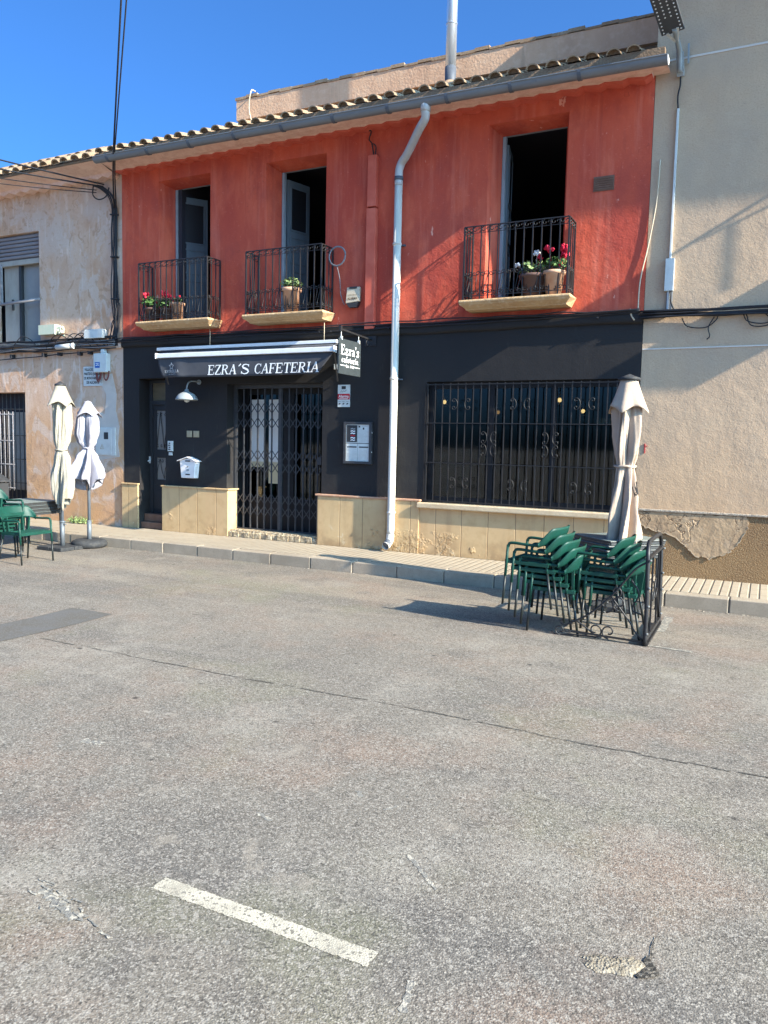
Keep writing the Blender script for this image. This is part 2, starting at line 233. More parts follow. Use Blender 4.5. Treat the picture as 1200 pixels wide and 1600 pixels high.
MT['table_edge'] = mat('table_metal', (0.050, 0.052, 0.052), .5, [dict(s=20, lo=.5, hi=.7, col=(0.075, 0.075, 0.072))], metal=.3, spec=.5)
MT['rubber'] = mat('dark_rubber', (.035, .037, .04), .75, [dict(s=20, lo=.45, hi=.7, col=(.07, .068, .064))])
MT['pole'] = mat('grey_pole', (.14, .16, .18), .5, [dict(s=(20, 20, 3), lo=.5, hi=.7, col=(.19, .20, .21))], metal=.3)
MT['terracotta'] = mat('terracotta', (.52, .28, .17), .85, [dict(s=12, lo=.4, hi=.7, col=(.58, .36, .24)), dict(s=30, lo=.6, hi=.75, col=(.66, .5, .38), f=.5)])
MT['brown_pot'] = mat('dull_brown_pot', (.13, .075, .06), .8)
MT['leaf'] = mat('leaf', (.055, .12, .03), .6, [dict(k='cell', s=40, lo=.2, hi=1, col=(.10, .17, .045))])
MT['leaf_pale'] = mat('pale_leaf', (.16, .24, .08), .6, [dict(k='cell', s=40, lo=.2, hi=1, col=(.28, .34, .15))])
MT['petal_red'] = mat('red_petal', (.62, .012, .03), .6, [dict(k='cell', s=60, lo=.2, hi=1, col=(.72, .03, .09))])
MT['petal_white'] = mat('white_petal', (.80, .76, .74), .6)
MT['wood_grey'] = mat('grey_wood', (.26, .25, .26), .8, [dict(s=(2, 8, 30), lo=.4, hi=.7, col=(.18, .17, .18))], [dict(s=(3, 10, 60), st=.4, dm=.006)])
MT['transom'] = mat('olive_varnish', (.15, .12, .07), .5, [dict(s=(3, 8, 20), lo=.4, hi=.7, col=(.11, .088, .055))])
MT['roller'] = mat('grey_roller_slats', (.20, .185, .20), .75, [dict(s=(2, 8, 30), lo=.4, hi=.7, col=(.27, .25, .26))])
MT['leaf_white'] = mat('old_white_door', (0.380, 0.351, 0.306), .7, [dict(s=(6, 6, 2), lo=.45, hi=.7, col=(0.300, 0.271, 0.230))])
MT['pane_grey'] = mat('dusty_pane', (0.255, 0.245, 0.230), .25, [dict(s=3, lo=.4, hi=.7, col=(0.300, 0.280, 0.241))])
MT['dark_metal_box'] = mat('dark_metal_box', (.04, .042, .046), .5, [dict(s=8, lo=.5, hi=.7, col=(.06, .06, .062))])
MT['lampgrey'] = mat('grey_enamel', (.26, .29, .30), .4, [dict(s=10, lo=.45, hi=.7, col=(.32, .345, .35))], spec=.5)
MT['led'] = mat('white_led_lens', (.80, .80, .80), .3)
MT['led_plate'] = mat('dark_lamp_plate', (.06, .066, .076), .5)
MT['bulb'] = mat('warm_bulb', (1, .8, .5), .4, emit=((1, .60, .22), 1.3))
MT['amber'] = mat('amber_glass', (.5, .3, .1), .3, emit=((1, .5, .15), .35))
MT['tan_board'] = mat('tan_board', (.45, .32, .17), .7)
MT['earth'] = mat('ground_dust', (.25, .22, .18), .95, [dict(s=.2, lo=.4, hi=.6, col=(.2, .185, .16))])

# ---------------------------------------------------------------- mesh helpers
class MB:
    def __init__(s): s.v = []; s.f = []; s.m = []; s.sm = []
    def vert(s, p): s.v.append(tuple(p)); return len(s.v)-1
    def face(s, idx, mi=0, smooth=False): s.f.append(tuple(idx)); s.m.append(mi); s.sm.append(smooth)
    def poly(s, pts, mi=0, smooth=False): s.face([s.vert(p) for p in pts], mi, smooth)
    def box(s, x0, x1, y0, y1, z0, z1, mi=0):
        P = [s.vert((x, y, z)) for z in (z0, z1) for y in (y0, y1) for x in (x0, x1)]
        for q in ((0, 2, 3, 1), (4, 5, 7, 6), (0, 1, 5, 4), (2, 6, 7, 3), (0, 4, 6, 2), (1, 3, 7, 5)): s.face([P[i] for i in q], mi)
    def obox(s, c, ax, hx, hy, hz, mi=0):
        """oriented box: ax = 3 unit vectors"""
        c = Vector(c); P = [s.vert(c + ax[0]*(hx*i) + ax[1]*(hy*j) + ax[2]*(hz*k)) for k in (-1, 1) for j in (-1, 1) for i in (-1, 1)]
        for q in ((0, 2, 3, 1), (4, 5, 7, 6), (0, 1, 5, 4), (2, 6, 7, 3), (0, 4, 6, 2), (1, 3, 7, 5)): s.face([P[i] for i in q], mi)
    def bar(s, a, b, wx, wy=None, up=(0, 0, 1), mi=0):
        a = Vector(a); b = Vector(b); d = (b-a); L = d.length; d = d/L; up = Vector(up)
        if abs(d.dot(up)) > .95: up = Vector((0, 1, 0))
        x = d.cross(up).normalized(); y = x.cross(d)
        s.obox((a+b)/2, (d, x, y), L/2, wx/2, (wy or wx)/2, mi)
    def tube(s, pts, r, n=6, mi=0, cap=True, smooth=True):
        pts = [Vector(p) for p in pts]; k = len(pts)
        R = r if isinstance(r, (list, tuple)) else [r]*k
        ref = None; rings = []
        for i in range(1, k-1):                               # start from the normal of the plane the path bends in
            c_ = (pts[i]-pts[i-1]).cross(pts[i+1]-pts[i])
            if c_.length > 1e-7: ref = c_.normalized(); break
        for i in range(k):
            d = (pts[min(i+1, k-1)]-pts[max(i-1, 0)])
            if d.length < 1e-9: d = Vector((0, 0, 1))
            d.normalize()
            if ref is None:
                ref = Vector((0, 0, 1)) if abs(d.z) < .9 else Vector((0, 1, 0))
            x = d.cross(ref)
            if x.length < 1e-4: x = d.cross(Vector((1, 0, 0)))
            x.normalize(); y = x.cross(d).normalized(); ref = y
            rings.append([s.vert(pts[i] + (x*math.cos(2*PI*j/n) + y*math.sin(2*PI*j/n))*R[i]) for j in range(n)])
        for i in range(k-1):
            for j in range(n):
                s.face((rings[i][j], rings[i][(j+1) % n], rings[i+1][(j+1) % n], rings[i+1][j]), mi, smooth)
        if cap: s.face(rings[0][::-1], mi); s.face(rings[-1], mi)
    def lathe(s, prof, c=(0, 0, 0), n=20, mi=0, smooth=True):
        rings = []
        for r, z in prof: rings.append([s.vert((c[0]+r*math.cos(2*PI*j/n), c[1]+r*math.sin(2*PI*j/n), c[2]+z)) for j in range(n)])
        for i in range(len(prof)-1):
            for j in range(n): s.face((rings[i][j], rings[i][(j+1) % n], rings[i+1][(j+1) % n], rings[i+1][j]), mi, smooth)
        if prof[0][0] > 1e-5: s.face(rings[0][::-1], mi)
        if prof[-1][0] > 1e-5: s.face(rings[-1], mi)
    def grid(s, f, nu, nv, mi=0, smooth=True):
        P = [[s.vert(f(i/nu, j/nv)) for i in range(nu+1)] for j in range(nv+1)]
        for j in range(nv):
            for i in range(nu): s.face((P[j][i], P[j][i+1], P[j+1][i+1], P[j+1][i]), mi, smooth)
    def prism(s, poly, d, mi=0):
        """poly: list of 3D points (front face), d: extrusion vector"""
        d = Vector(d); a = [s.vert(p) for p in poly]; b = [s.vert(Vector(p)+d) for p in poly]; n = len(poly)
        s.face(a, mi); s.face(b[::-1], mi)
        for i in range(n): s.face((a[i], b[i], b[(i+1) % n], a[(i+1) % n]), mi)
    def blob(s, c, r, n=6, mi=0, jit=.25, flat=1):
        rows = 4; rr = []
        for i in range(rows+1):
            t = PI*i/rows
            rr.append([s.vert((c[0]+r*math.sin(t)*math.cos(2*PI*j/n)*(1+random.uniform(-jit, jit)), c[1]+r*math.sin(t)*math.sin(2*PI*j/n)*(1+random.uniform(-jit, jit)), c[2]+r*flat*math.cos(t)*(1+random.uniform(-jit, jit)))) for j in range(n)])
        for i in range(rows):
            for j in range(n): s.face((rr[i][j], rr[i+1][j], rr[i+1][(j+1) % n], rr[i][(j+1) % n]), mi)

def rootloc(p):
    v = Vector((0, 0, 0))
    while p is not None: v += p.location; p = p.parent
    return v
def obj(name, mb, m, parent=None, local=False, label=None, bevel=0, loc=None, solid=0):
    """ONE mesh object. World-space vertices unless local; linked under parent if given."""
    me = bpy.data.meshes.new(name)
    off = Vector((0, 0, 0))
    if not local: off = rootloc(parent) if parent else (Vector(loc) if loc else Vector((0, 0, 0)))
    me.from_pydata([tuple(Vector(v)-off) for v in mb.v], [], mb.f)
    for x in (m if isinstance(m, (list, tuple)) else [m]): me.materials.append(MT[x])
    me.polygons.foreach_set('material_index', mb.m); me.polygons.foreach_set('use_smooth', mb.sm)
    me.update()
    o = bpy.data.objects.new(name, me); COL.objects.link(o)
    if parent: o.parent = parent
    elif loc: o.location = loc
    if label: o['label'] = label
    if bevel:
        b = o.modifiers.new('bevel', 'BEVEL'); b.width = bevel; b.segments = 2; b.limit_method = 'ANGLE'; b.angle_limit = math.radians(40)
    if solid:
        b = o.modifiers.new('solidify', 'SOLIDIFY'); b.thickness = solid; b.offset = 0
    return o
def tag(o, label, cat, group=None):
    o['label'] = label; o['category'] = cat
    if group: o['group'] = group
    return o
def thing(name, label, cat, loc=(0, 0, 0), rz=0, group=None):
    o = bpy.data.objects.new(name, None); COL.objects.link(o); o.location = loc; o.rotation_euler = (0, 0, rz); o.empty_display_size = .1
    return tag(o, label, cat, group)
def struct(name, mb, m, kind='structure', **k):
    o = obj(name, mb, m, **k); o['kind'] = kind; return o
def dup(root, loc, rz, label):
    r = root.copy(); COL.objects.link(r); r.location = loc; r.rotation_euler = (0, 0, rz); r['label'] = label
    for ch in list(root.children):
        c = ch.copy(); COL.objects.link(c); c.parent = r
        for g in ch.children:
            d = g.copy(); COL.objects.link(d); d.parent = c
    return r

# wall on the plane y = y0 with rectangular openings, each with (flared) reveals going inwards
def wall(mb, x0, x1, z0, z1, holes, y0=0, mi=0, depth=.3, sub=1.2):
    xs = sorted({x0, x1, *[h[0] for h in holes], *[h[1] for h in holes]}); zs = sorted({z0, z1, *[h[2] for h in holes], *[h[3] for h in holes]})
    for i in range(len(xs)-1):
        for j in range(len(zs)-1):
            cx, cz = (xs[i]+xs[i+1])/2, (zs[j]+zs[j+1])/2
            if any(h[0] < cx < h[1] and h[2] < cz < h[3] for h in holes): continue
            mb.poly([(xs[i], y0, zs[j]), (xs[i+1], y0, zs[j]), (xs[i+1], y0, zs[j+1]), (xs[i], y0, zs[j+1])], mi)
    for h in holes:
        a, b, c, d = h[:4]; D = h[4] if len(h) > 4 else depth; fl = h[5] if len(h) > 5 else 0
        A, B, Cc, Dd = a+fl, b-fl, c, d-fl*.7
        yb = y0+D
        mb.poly([(a, y0, c), (a, y0, d), (A, yb, Dd), (A, yb, Cc)], mi); mb.poly([(b, y0, c), (B, yb, Cc), (B, yb, Dd), (b, y0, d)], mi)
        mb.poly([(a, y0, d), (b, y0, d), (B, yb, Dd), (A, yb, Dd)], mi); mb.poly([(a, y0, c), (A, yb, Cc), (B, yb, Cc), (b, y0, c)], mi)

def spiral(cx, cz, r0, r1, a0, a1, n=14):
    return [(cx+(r0+(r1-r0)*i/n)*math.cos(a0+(a1-a0)*i/n), cz+(r0+(r1-r0)*i/n)*math.sin(a0+(a1-a0)*i/n)) for i in range(n+1)]
def arc(c, r, a0, a1, n=8): return [(c[0]+r*math.cos(a0+(a1-a0)*i/n), c[1]+r*math.sin(a0+(a1-a0)*i/n)) for i in range(n+1)]
def smooth(pts, k=6):
    """Catmull-Rom through 3D points"""
    P = [Vector(p) for p in pts]; P = [P[0]*2-P[1]] + P + [P[-1]*2-P[-2]]; o = []
    for i in range(1, len(P)-2):
        for j in range(k):
            t = j/k; a, b, c, d = P[i-1:i+3]
            o.append(.5*((2*b)+(c-a)*t+(2*a-5*b+4*c-d)*t*t+(3*b-a-3*c+d)*t**3))
    o.append(P[-2]); return o

# ---------------------------------------------------------------- lettering
def ribbon(mb, pts, wd, f, layer, mi=0):
    """flat stroke in (u, v), mapped to space by f(u, v, layer)"""
    n = len(pts); W = wd if isinstance(wd, (list, tuple)) else [wd]*n
    L, R = [], []
    for i in range(n):
        a = pts[max(i-1, 0)]; b = pts[min(i+1, n-1)]
        dx, dy = b[0]-a[0], b[1]-a[1]; q = math.hypot(dx, dy) or 1; nx, ny = -dy/q, dx/q
        L.append((pts[i][0]+nx*W[i]/2, pts[i][1]+ny*W[i]/2)); R.append((pts[i][0]-nx*W[i]/2, pts[i][1]-ny*W[i]/2))
    vl = [mb.vert(f(p[0], p[1], layer)) for p in L]; vr = [mb.vert(f(p[0], p[1], layer)) for p in R]
    for i in range(n-1): mb.face((vl[i], vr[i], vr[i+1], vl[i+1]), mi)
def ell(cx, cz, rx, rz, a0, a1, n=12): return [(cx+rx*math.cos(math.radians(a0+(a1-a0)*i/n)), cz+rz*math.sin(math.radians(a0+(a1-a0)*i/n))) for i in range(n+1)]
T, K = .17, .075                                            # thick and thin strokes
def foot(x, w=.30): return [((x-w/2, .03), (x+w/2, .03)), .06]
def head(x, w=.30): return [((x-w/2, .97), (x+w/2, .97)), .06]
GL = {   # glyph: (advance, strokes)
 'E': (.78, [[((.16, .02), (.16, .98)), T], [((.02, .96), (.64, .96)), .08], [((.16, .52), (.48, .52)), .075], [((.02, .04), (.68, .04)), .08], [((.62, .98), (.64, .74)), .06], [((.66, .02), (.70, .27)), .06], [((.48, .40), (.48, .64)), .055]]),
 'Z': (.74, [[((.06, .96), (.64, .96)), .08], [((.56, .94), (.10, .06)), T], [((.04, .04), (.68, .04)), .08], [((.08, .98), (.05, .74)), .06], [((.66, .02), (.70, .27)), .06]]),
 'R': (.84, [[((.16, .02), (.16, .98)), T], foot(.16, .32), [((.02, .96), (.36, .96), (.52, .92), (.60, .82), (.60, .68), (.52, .57), (.36, .52), (.16, .51)), [.07, .08, .11, .15, .15, .11, .07, .07]], [((.38, .52), (.50, .34), (.66, .06), (.82, .04)), [.12, .16, .14, .07]]]),
 'A': (.82, [[((.44, .99), (.12, .04)), .075], [((.42, .99), (.68, .04)), T], [((.22, .34), (.58, .34)), .065], foot(.12, .26), foot(.68, .30)]),
 'S': (.62, [[((.50, .80), (.44, .93), (.30, .97), (.16, .92), (.10, .78), (.16, .64), (.32, .53), (.46, .42), (.52, .25), (.44, .09), (.28, .03), (.14, .08), (.07, .24)), [.06, .07, .07, .10, .14, .15, .16, .16, .14, .10, .07, .07, .06]], [((.50, .98), (.51, .72)), .055], [((.06, .02), (.06, .30)), .055]]),
 'C': (.76, [[((.66, .76), (.58, .92), (.42, .97), (.25, .91), (.13, .73), (.10, .50), (.13, .27), (.25, .09), (.42, .03), (.58, .08), (.68, .22)), [.06, .07, .07, .11, .16, .17, .16, .11, .07, .07, .05]], [((.66, .98), (.67, .70)), .06]]),
 'F': (.70, [[((.16, .02), (.16, .98)), T], [((.02, .96), (.62, .96)), .08], [((.16, .50), (.48, .50)), .075], foot(.18, .34), [((.60, .98), (.62, .72)), .06], [((.48, .38), (.48, .62)), .055]]),
 'T': (.76, [[((.38, .02), (.38, .98)), T], [((.06, .96), (.70, .96)), .08], foot(.38, .32), [((.08, .98), (.05, .72)), .06], [((.68, .98), (.71, .72)), .06]]),
 'I': (.42, [[((.20, .02), (.20, .98)), T], foot(.20, .34), head(.20, .34)]),
 'L': (.68, [[((.16, .02), (.16, .98)), T], head(.16, .32), [((.02, .04), (.62, .04)), .08], [((.60, .02), (.63, .28)), .06]]),
 '´': (.46, [[((.16, .80), (.34, 1.02)), [.07, .13]]]),
 ' ': (.40, []),
 # lower case of the slab-serif hanging sign (x-height .62)
 'z': (.60, [[((.08, .57), (.50, .57)), .11], [((.46, .56), (.10, .08)), .15], [((.06, .05), (.54, .05)), .11], [((.08, .62), (.07, .44)), .07], [((.53, 0), (.54, .2)), .07]]),
 'r': (.56, [[((.20, .04), (.20, .60)), .16], [((.06, .05), (.38, .05)), .10], [((.06, .57), (.2, .57)), .10], [((.22, .44), (.32, .57), (.46, .58), (.5, .48)), [.09, .11, .13, .13]]]),
 'a': (.64, [[((.12, .50), (.22, .59), (.38, .58), (.44, .46), (.44, .12)), [.11, .10, .12, .15, .15]], [((.42, .07), (.60, .05)), .11], [((.42, .36), (.24, .34), (.13, .25), (.14, .11), (.26, .05), (.42, .12)), [.09, .10, .13, .13, .10, .09]]]),
 "'": (.26, [[((.12, .98), (.11, .72)), [.16, .09]]]),
 's': (.52, [[((.42, .46), (.34, .58), (.20, .59), (.12, .50), (.18, .38), (.34, .30), (.42, .18), (.34, .06), (.18, .04), (.08, .16)), [.09, .10, .11, .13, .13, .13, .13, .11, .10, .09]], [((.43, .62), (.43, .44)), .06], [((.07, 0), (.07, .2)), .06]]),
 'c': (.56, [[((.46, .46), (.38, .57), (.24, .57), (.13, .44), (.11, .28), (.17, .12), (.30, .05), (.42, .09), (.50, .18)), [.12, .10, .11, .14, .15, .14, .11, .10, .07]]]),
 'f': (.46, [[((.44, .88), (.34, .94), (.22, .88), (.19, .72), (.19, .04)), [.11, .10, .12, .15, .15]], [((.04, .57), (.38, .57)), .10], [((.05, .05), (.36, .05)), .10]]),
 'e': (.58, [[((.14, .32), (.46, .32), (.45, .46), (.36, .57), (.22, .56), (.12, .42), (.11, .26), (.18, .11), (.30, .05), (.42, .08), (.50, .16)), [.08, .09, .12, .11, .11, .13, .14, .13, .10, .09, .07]]]),
 't': (.44, [[((.19, .82), (.19, .18), (.25, .07), (.36, .06), (.42, .14)), [.14, .15, .13, .11, .08]], [((.04, .57), (.38, .57)), .10]]),
 'í': (.36, [[((.18, .04), (.18, .60)), .15], [((.04, .05), (.33, .05)), .10], [((.05, .57), (.18, .57)), .10], [((.14, .74), (.28, .92)), [.08, .13]]]),
}
def word(mb, txt, f, width, height, shear=0, bold=1.0, mi=0, l0=0):
    adv = sum(GL[c][0] for c in txt); k = width/adv; x = 0; n = l0
    for c in txt:
        a, st = GL[c]
        for P, wd in st:
            pts = [((x+p[0])*k + shear*p[1]*height, p[1]*height) for p in P]
            sc = (k+height)/2*bold
            W = [q*sc for q in wd] if isinstance(wd, (list, tuple)) else wd*sc
            ribbon(mb, pts, W, f, n, mi); n += 1
        x += a
    return n
def plain_text(mb, txt, f, h, width=None, mi=0, align='LEFT', bold=0):
    """built-in sans letters turned into mesh and mapped by f(u, v, layer)"""
    cu = bpy.data.curves.new('letters', 'FONT'); cu.body = txt; cu.size = 1; cu.offset = bold; cu.resolution_u = 2
    o = bpy.data.objects.new('letters', cu); COL.objects.link(o)
    dg = bpy.context.evaluated_depsgraph_get(); me = bpy.data.meshes.new_from_object(o.evaluated_get(dg))
    vs = [v.co.copy() for v in me.vertices]
    if vs:
        x0 = min(v.x for v in vs); x1 = max(v.x for v in vs); sx = (width/(x1-x0)) if width else h/.72; sy = h/.72
        base = len(mb.v)
        for v in vs: mb.vert(f((v.x-x0)*sx, v.y*sy, 0))
        for p in me.polygons: mb.face([base+i for i in p.vertices], mi)
    bpy.data.objects.remove(o); bpy.data.meshes.remove(me); bpy.data.curves.remove(cu)

# ================================================================= SETTING
ZR = -.15                                                    # road level; the pavement at the wall is z = 0
b = MB(); b.poly([(-400, -400, -.17), (400, -400, -.17), (400, 400, -.17), (-400, 400, -.17)]); struct('ground', b, 'earth')
b = MB(); b.poly([(-90, -11.6, ZR), (60, -11.6, ZR), (60, -1.06, ZR), (-90, -1.06, ZR)]); struct('road', b, 'asphalt')
b = MB(); b.box(-60, 40, -1.045, .5, -.16, 0); struct('pavement', b, 'tile')
b = MB(); x = -8.66-.645*70
while x < 30:
    h = random.uniform(-.004, .004); b.box(x+.004, x+.641, -1.235+random.uniform(-.004, .004), -1.05, -.16, .002+h); x += .645
struct('kerb', b, 'kerb', bevel=.012)
b = MB(); b.box(-60, 40, -1.22, -1.05, -.16, -.012); struct('kerb_bedding', b, 'crack')
# darker repair strip across the lane, worn paint, long seam
b = MB(); b.grid(lambda u, v: (-6.12+.55*u+.03*math.sin(9*v), -4.6-3*v, ZR+.004), 3, 12); struct('road_patch', b, 'patch_asphalt')
def strip(mb, pts, w, jit, z, seg=.03):
    L, R = [], []
    for i in range(len(pts)-1):
        a, c = Vector(pts[i]), Vector(pts[i+1]); n = max(2, int((c-a).length/seg)); d = (c-a).normalized(); q = Vector((-d.y, d.x))
        for k in range(n + (i == len(pts)-2)):
            p = a+(c-a)*(k/n); s1, s2 = w/2*(1+random.uniform(-jit, jit)), w/2*(1+random.uniform(-jit, jit))
            L.append(mb.vert((p.x+q.x*s1, p.y+q.y*s1, z))); R.append(mb.vert((p.x-q.x*s2, p.y-q.y*s2, z)))
    for i in range(len(L)-1): mb.face((L[i], R[i], R[i+1], L[i+1]))
b = MB(); strip(b, [(-2.0, -7.845), (-1.07, -7.85)], .080, .09, ZR+.002, .008); struct('road_marking', b, 'paint')
b = MB(); strip(b, [(-.84, -3.09), (-.47, -3.12)], .05, .3, ZR+.004); strip(b, [(-.80, -1.78), (-.81, -2.5)], .085, .15, ZR+.004); struct('road_marking', b, 'paint_worn')
b = MB()
for (p, q, w_) in (((-1.24, -7.2), (-1.04, -7.38), .022), ((-.915, -7.88), (-.885, -8.02), .03), ((-1.7, -6.78), (-1.66, -6.84), .03), ((-3.36, -6.98), (-3.22, -6.96), .06), ((-1.5, -6.9), (-1.46, -6.83), .02), ((-2.0, -7.2), (-1.9, -7.24), .03), ((-2.35, -8.08), (-2.1, -8.16), .05)):
    strip(b, [p, q], w_*.8, .6, ZR+.0015, .012)
struct('road_marking', b, 'paint_worn')
b = MB(); random.seed(3); px = -5.4
while px < 4:
    ln = random.uniform(.05, .35); w_ = random.uniform(.004, .014); yy = -5.58+.015*math.sin(px*2.1)-.02*(px+5.4)/5
    strip(b, [(px, yy+random.uniform(-.012, .012)), (px+ln, yy+random.uniform(-.012, .012))], w_, .7, ZR+.004, .016); px += ln+(.0 if random.random() < .45 else random.uniform(.01, .07))
struct('road_crack', b, 'crack')
# flush mortar patch with a dark hole at its edge, and a pale scuffed smear
b = MB(); random.seed(12)
def flake(u, v):
    a = 2*PI*u; r = v*(1+.16*math.sin(2*a+1)+.10*math.sin(5*a+.5)+.07*math.sin(11*a)+.05*math.sin(17*a)); sx = .115 if math.cos(a) < 0 else .055
    return (-.325+sx*r*math.cos(a), -7.490+.060*r*math.sin(a)+.020*r*math.cos(a), ZR+.002+.009*(1-v**3))
b.grid(flake, 64, 7); struct('road_repair', b, 'mortar')
b = MB(); hole = [(-.272, -7.43), (-.262, -7.395), (-.25, -7.42), (-.236, -7.435), (-.226, -7.46), (-.214, -7.475), (-.228, -7.50), (-.25, -7.515), (-.272, -7.53), (-.285, -7.52), (-.272, -7.49), (-.262, -7.46)]
b.poly([(p[0], p[1], ZR+.005) for p in hole]); strip(b, [(-.252, -7.28), (-.256, -7.34), (-.250, -7.41)], .004, .8, ZR+.004, .012); struct('road_hole', b, 'crack_dark')
b = MB()
for k in range(26):
    x_ = random.gauss(-2.28, .14); y_ = -8.10+.10*(-2.28-x_)+random.gauss(0, .03); l_ = random.uniform(.02, .07); strip(b, [(x_, y_), (x_+l_, y_+random.uniform(-.02, .01))], random.uniform(.004, .014), .7, ZR+.0035+.00005*k, .01)
struct('road_scuff', b, 'paint_worn', kind='stuff')

# ================================================================= CAFE BUILDING
cafe = thing('cafe_building', 'two storey terrace building, terracotta red upstairs and black cafe front below', 'building', (-5.75, 0, 0))
DX = [(-9.21, -8.14), (-7.08, -6.01), (-3.53, -2.48)]
b = MB(); wall(b, -10.02, -1.465, 3.2, 6.06, [(a, c, 3.43, 5.75, .3, .09) for a, c in DX]); obj('upper_wall', b, 'red', cafe)
b = MB(); wall(b, -10.02, -1.465, 0, 3.2, [(-9.66, -9.08, 0, 2.56, .3, 0), (-7.80, -6.02, 0, 2.44, .5, 0), (-4.33, -1.62, .70, 2.42, .16, 0)]); obj('lower_wall', b, 'black', cafe)
b = MB(); prof = [(0, 3.245), (-.030, 3.238), (-.046, 3.215), (-.050, 3.17), (-.047, 3.12), (-.036, 3.095), (0, 3.085)]
def ledge(u, v):                                             # slightly wavy painted ledge between the floors
    i = min(int(v*6+1e-6), 6); x = -10.02+8.55*u; return (x, prof[i][0]*(1+.12*math.sin(3.1*x)+.08*math.sin(7.7*x)) - .0005, prof[i][1]+.008*math.sin(1.9*x)+.004*math.sin(6.3*x+v))
b.grid(ledge, 120, 6)
obj('painted_ledge', b, 'black', cafe)
# stone plinths
b = MB(); b.box(-10.05, -9.68, -.03, .26, 0, .75); b.box(-10.06, -9.665, -.045, .27, .75, .775); obj('plinth', b, 'plinth', cafe, bevel=.006)
b = MB(); b.box(-9.12, -7.74, -.05, .22, 0, .745); b.box(-9.14, -7.715, -.065, .23, .745, .77); obj('plinth', b, 'plinth', cafe, bevel=.006)
b = MB(); b.box(-6.06, -4.38, -.05, .18, 0, .745); b.box(-4.38, -1.47, -.035, -.002, 0, .655); obj('plinth', b, 'plinth', cafe, bevel=.006)
b = MB(); b.box(-6.09, -4.36, -.068, .19, .746, .772); obj('plinth_cap', b, 'terracotta', cafe, bevel=.005)
b = MB(); b.box(-4.40, -1.48, -.10, .14, .656, .735); obj('window_sill', b, 'sill', cafe, bevel=.015)
b = MB()
for i in range(16):
    xa = -7.74+1.69*i/16; b.box(xa, xa+1.69/16+.004*(i % 2), -.03-random.uniform(0, .025), .30, 0, .10-random.uniform(0, .02))
b.box(-7.74, -6.06, .0, .31, .02, .115); obj('threshold', b, 'rough_step', cafe, bevel=.012)
b = MB(); b.box(-9.66, -9.08, .02, .34, 0, .115); b.box(-9.66, -9.08, .10, .34, .115, .25); obj('door_step', b, 'brown_step', cafe, bevel=.01)
# house door on the left
b = MB(); X0, X1, Y = -9.66, -9.08, .27
b.box(X0, X0+.06, Y-.03, Y+.03, .25, 2.55); b.box(X1-.05, X1, Y-.03, Y+.03, .25, 2.55); b.box(X0+.06, X1-.05, Y-.03, Y+.03, 2.13, 2.2); b.box(X0+.06, X1-.05, Y-.03, Y+.03, 2.5, 2.55)
b.box(X0+.06, X1-.05, Y, Y+.04, .25, .75); b.box(X0+.06, X0+.13, Y, Y+.04, .75, 2.13); b.box(X1-.11, X1-.05, Y, Y+.04, .75, 2.13); b.box(X0+.13, X1-.11, Y, Y+.04, 1.22, 1.36); b.box(X0+.13, X1-.11, Y, Y+.04, 2.03, 2.13); b.box(X0+.13, X1-.11, Y, Y+.04, .75, .84)
b.box(X0+.10, X0+.48, Y-.012, Y, .32, .66)
dr = obj('entrance_door', b, 'darkgrey', cafe, bevel=.004)
b = MB(); b.box(X0+.13, X1-.11, Y+.02, Y+.03, .84, 1.22); b.box(X0+.13, X1-.11, Y+.02, Y+.03, 1.36, 2.03); obj('frosted_pane', b, 'pane_grey', dr)
b = MB(); b.box(X0+.06, X1-.05, Y+.0, Y+.02, 2.2, 2.5); obj('transom_panel', b, 'transom', dr)
b = MB()
xl, xr = X0+.13, X1-.11; cx = [xl+(xr-xl)*k/4 for k in range(5)]
for k in range(4):
    za, zb = (1.38, 2.01) if k % 2 == 0 else (2.01, 1.38); b.tube([(cx[k], Y+.005, za), (cx[k+1], Y+.005, zb)], .006, 4)
for k in range(5):
    for zc, s in ((1.97, -1), (1.42, 1)):
        b.tube([(p[0], Y+.006, p[1]) for p in spiral(cx[k]+.03, zc, .028, .008, PI/2*s, PI/2*s+4.5*s, 9)], .005, 4)
for k in range(4):
    za, zb = (.86, 1.2) if k % 2 == 0 else (1.2, .86); b.tube(smooth([(cx[k], Y+.005, za), ((cx[k]+cx[k+1])/2-.02, Y+.004, 1.03), (cx[k+1], Y+.005, zb)], 4), .005, 4)
    b.tube([(p[0], Y+.006, p[1]) for p in spiral(cx[k]+.04, 1.16, .03, .008, PI/2, PI/2-5, 9)], .005, 4)
obj('door_grille', b, 'iron', dr)
b = MB(); b.box(X0-.012, X0+.03, Y-.05, Y-.032, 1.12, 1.24); b.tube([(X0+.01, Y-.08, 1.16), (X0+.01, Y-.05, 1.16)], .012, 6); obj('lock_plate', b, 'plastic_grey', dr)
# scissor gate, two leaves
gf = MB(); gf.box(-7.80, -7.75, .17, .23, .115, 2.44); gf.box(-6.07, -6.021, .17, .23, .115, 2.44); gf.box(-7.75, -6.07, .17, .23, 2.38, 2.44); gf.box(-7.75, -6.07, .18, .22, .115, .135)
gate = obj('gate_frame', gf, 'iron_grey', cafe, bevel=.003)
def leaf(xa, xb):
    m = MB(); nb = 6; st = (xb-xa)/nb
    for i in range(nb+1):
        x_ = xa+st*i; m.box(x_-.009, x_+.009, .185, .205, .14, 2.375)
    for i in range(nb):
        for zc in (2.06, 1.82, 1.31, 1.11, .61, .41):
            for s in (1, -1): m.bar((xa+st*i, .18 if s > 0 else .21, zc-.085*s), (xa+st*(i+1), .18 if s > 0 else .21, zc+.085*s), .013, .004, up=(0, 1, 0))
    return m
m = leaf(-7.745, -6.93); obj('gate_leaf', m, 'iron_grey', gate)
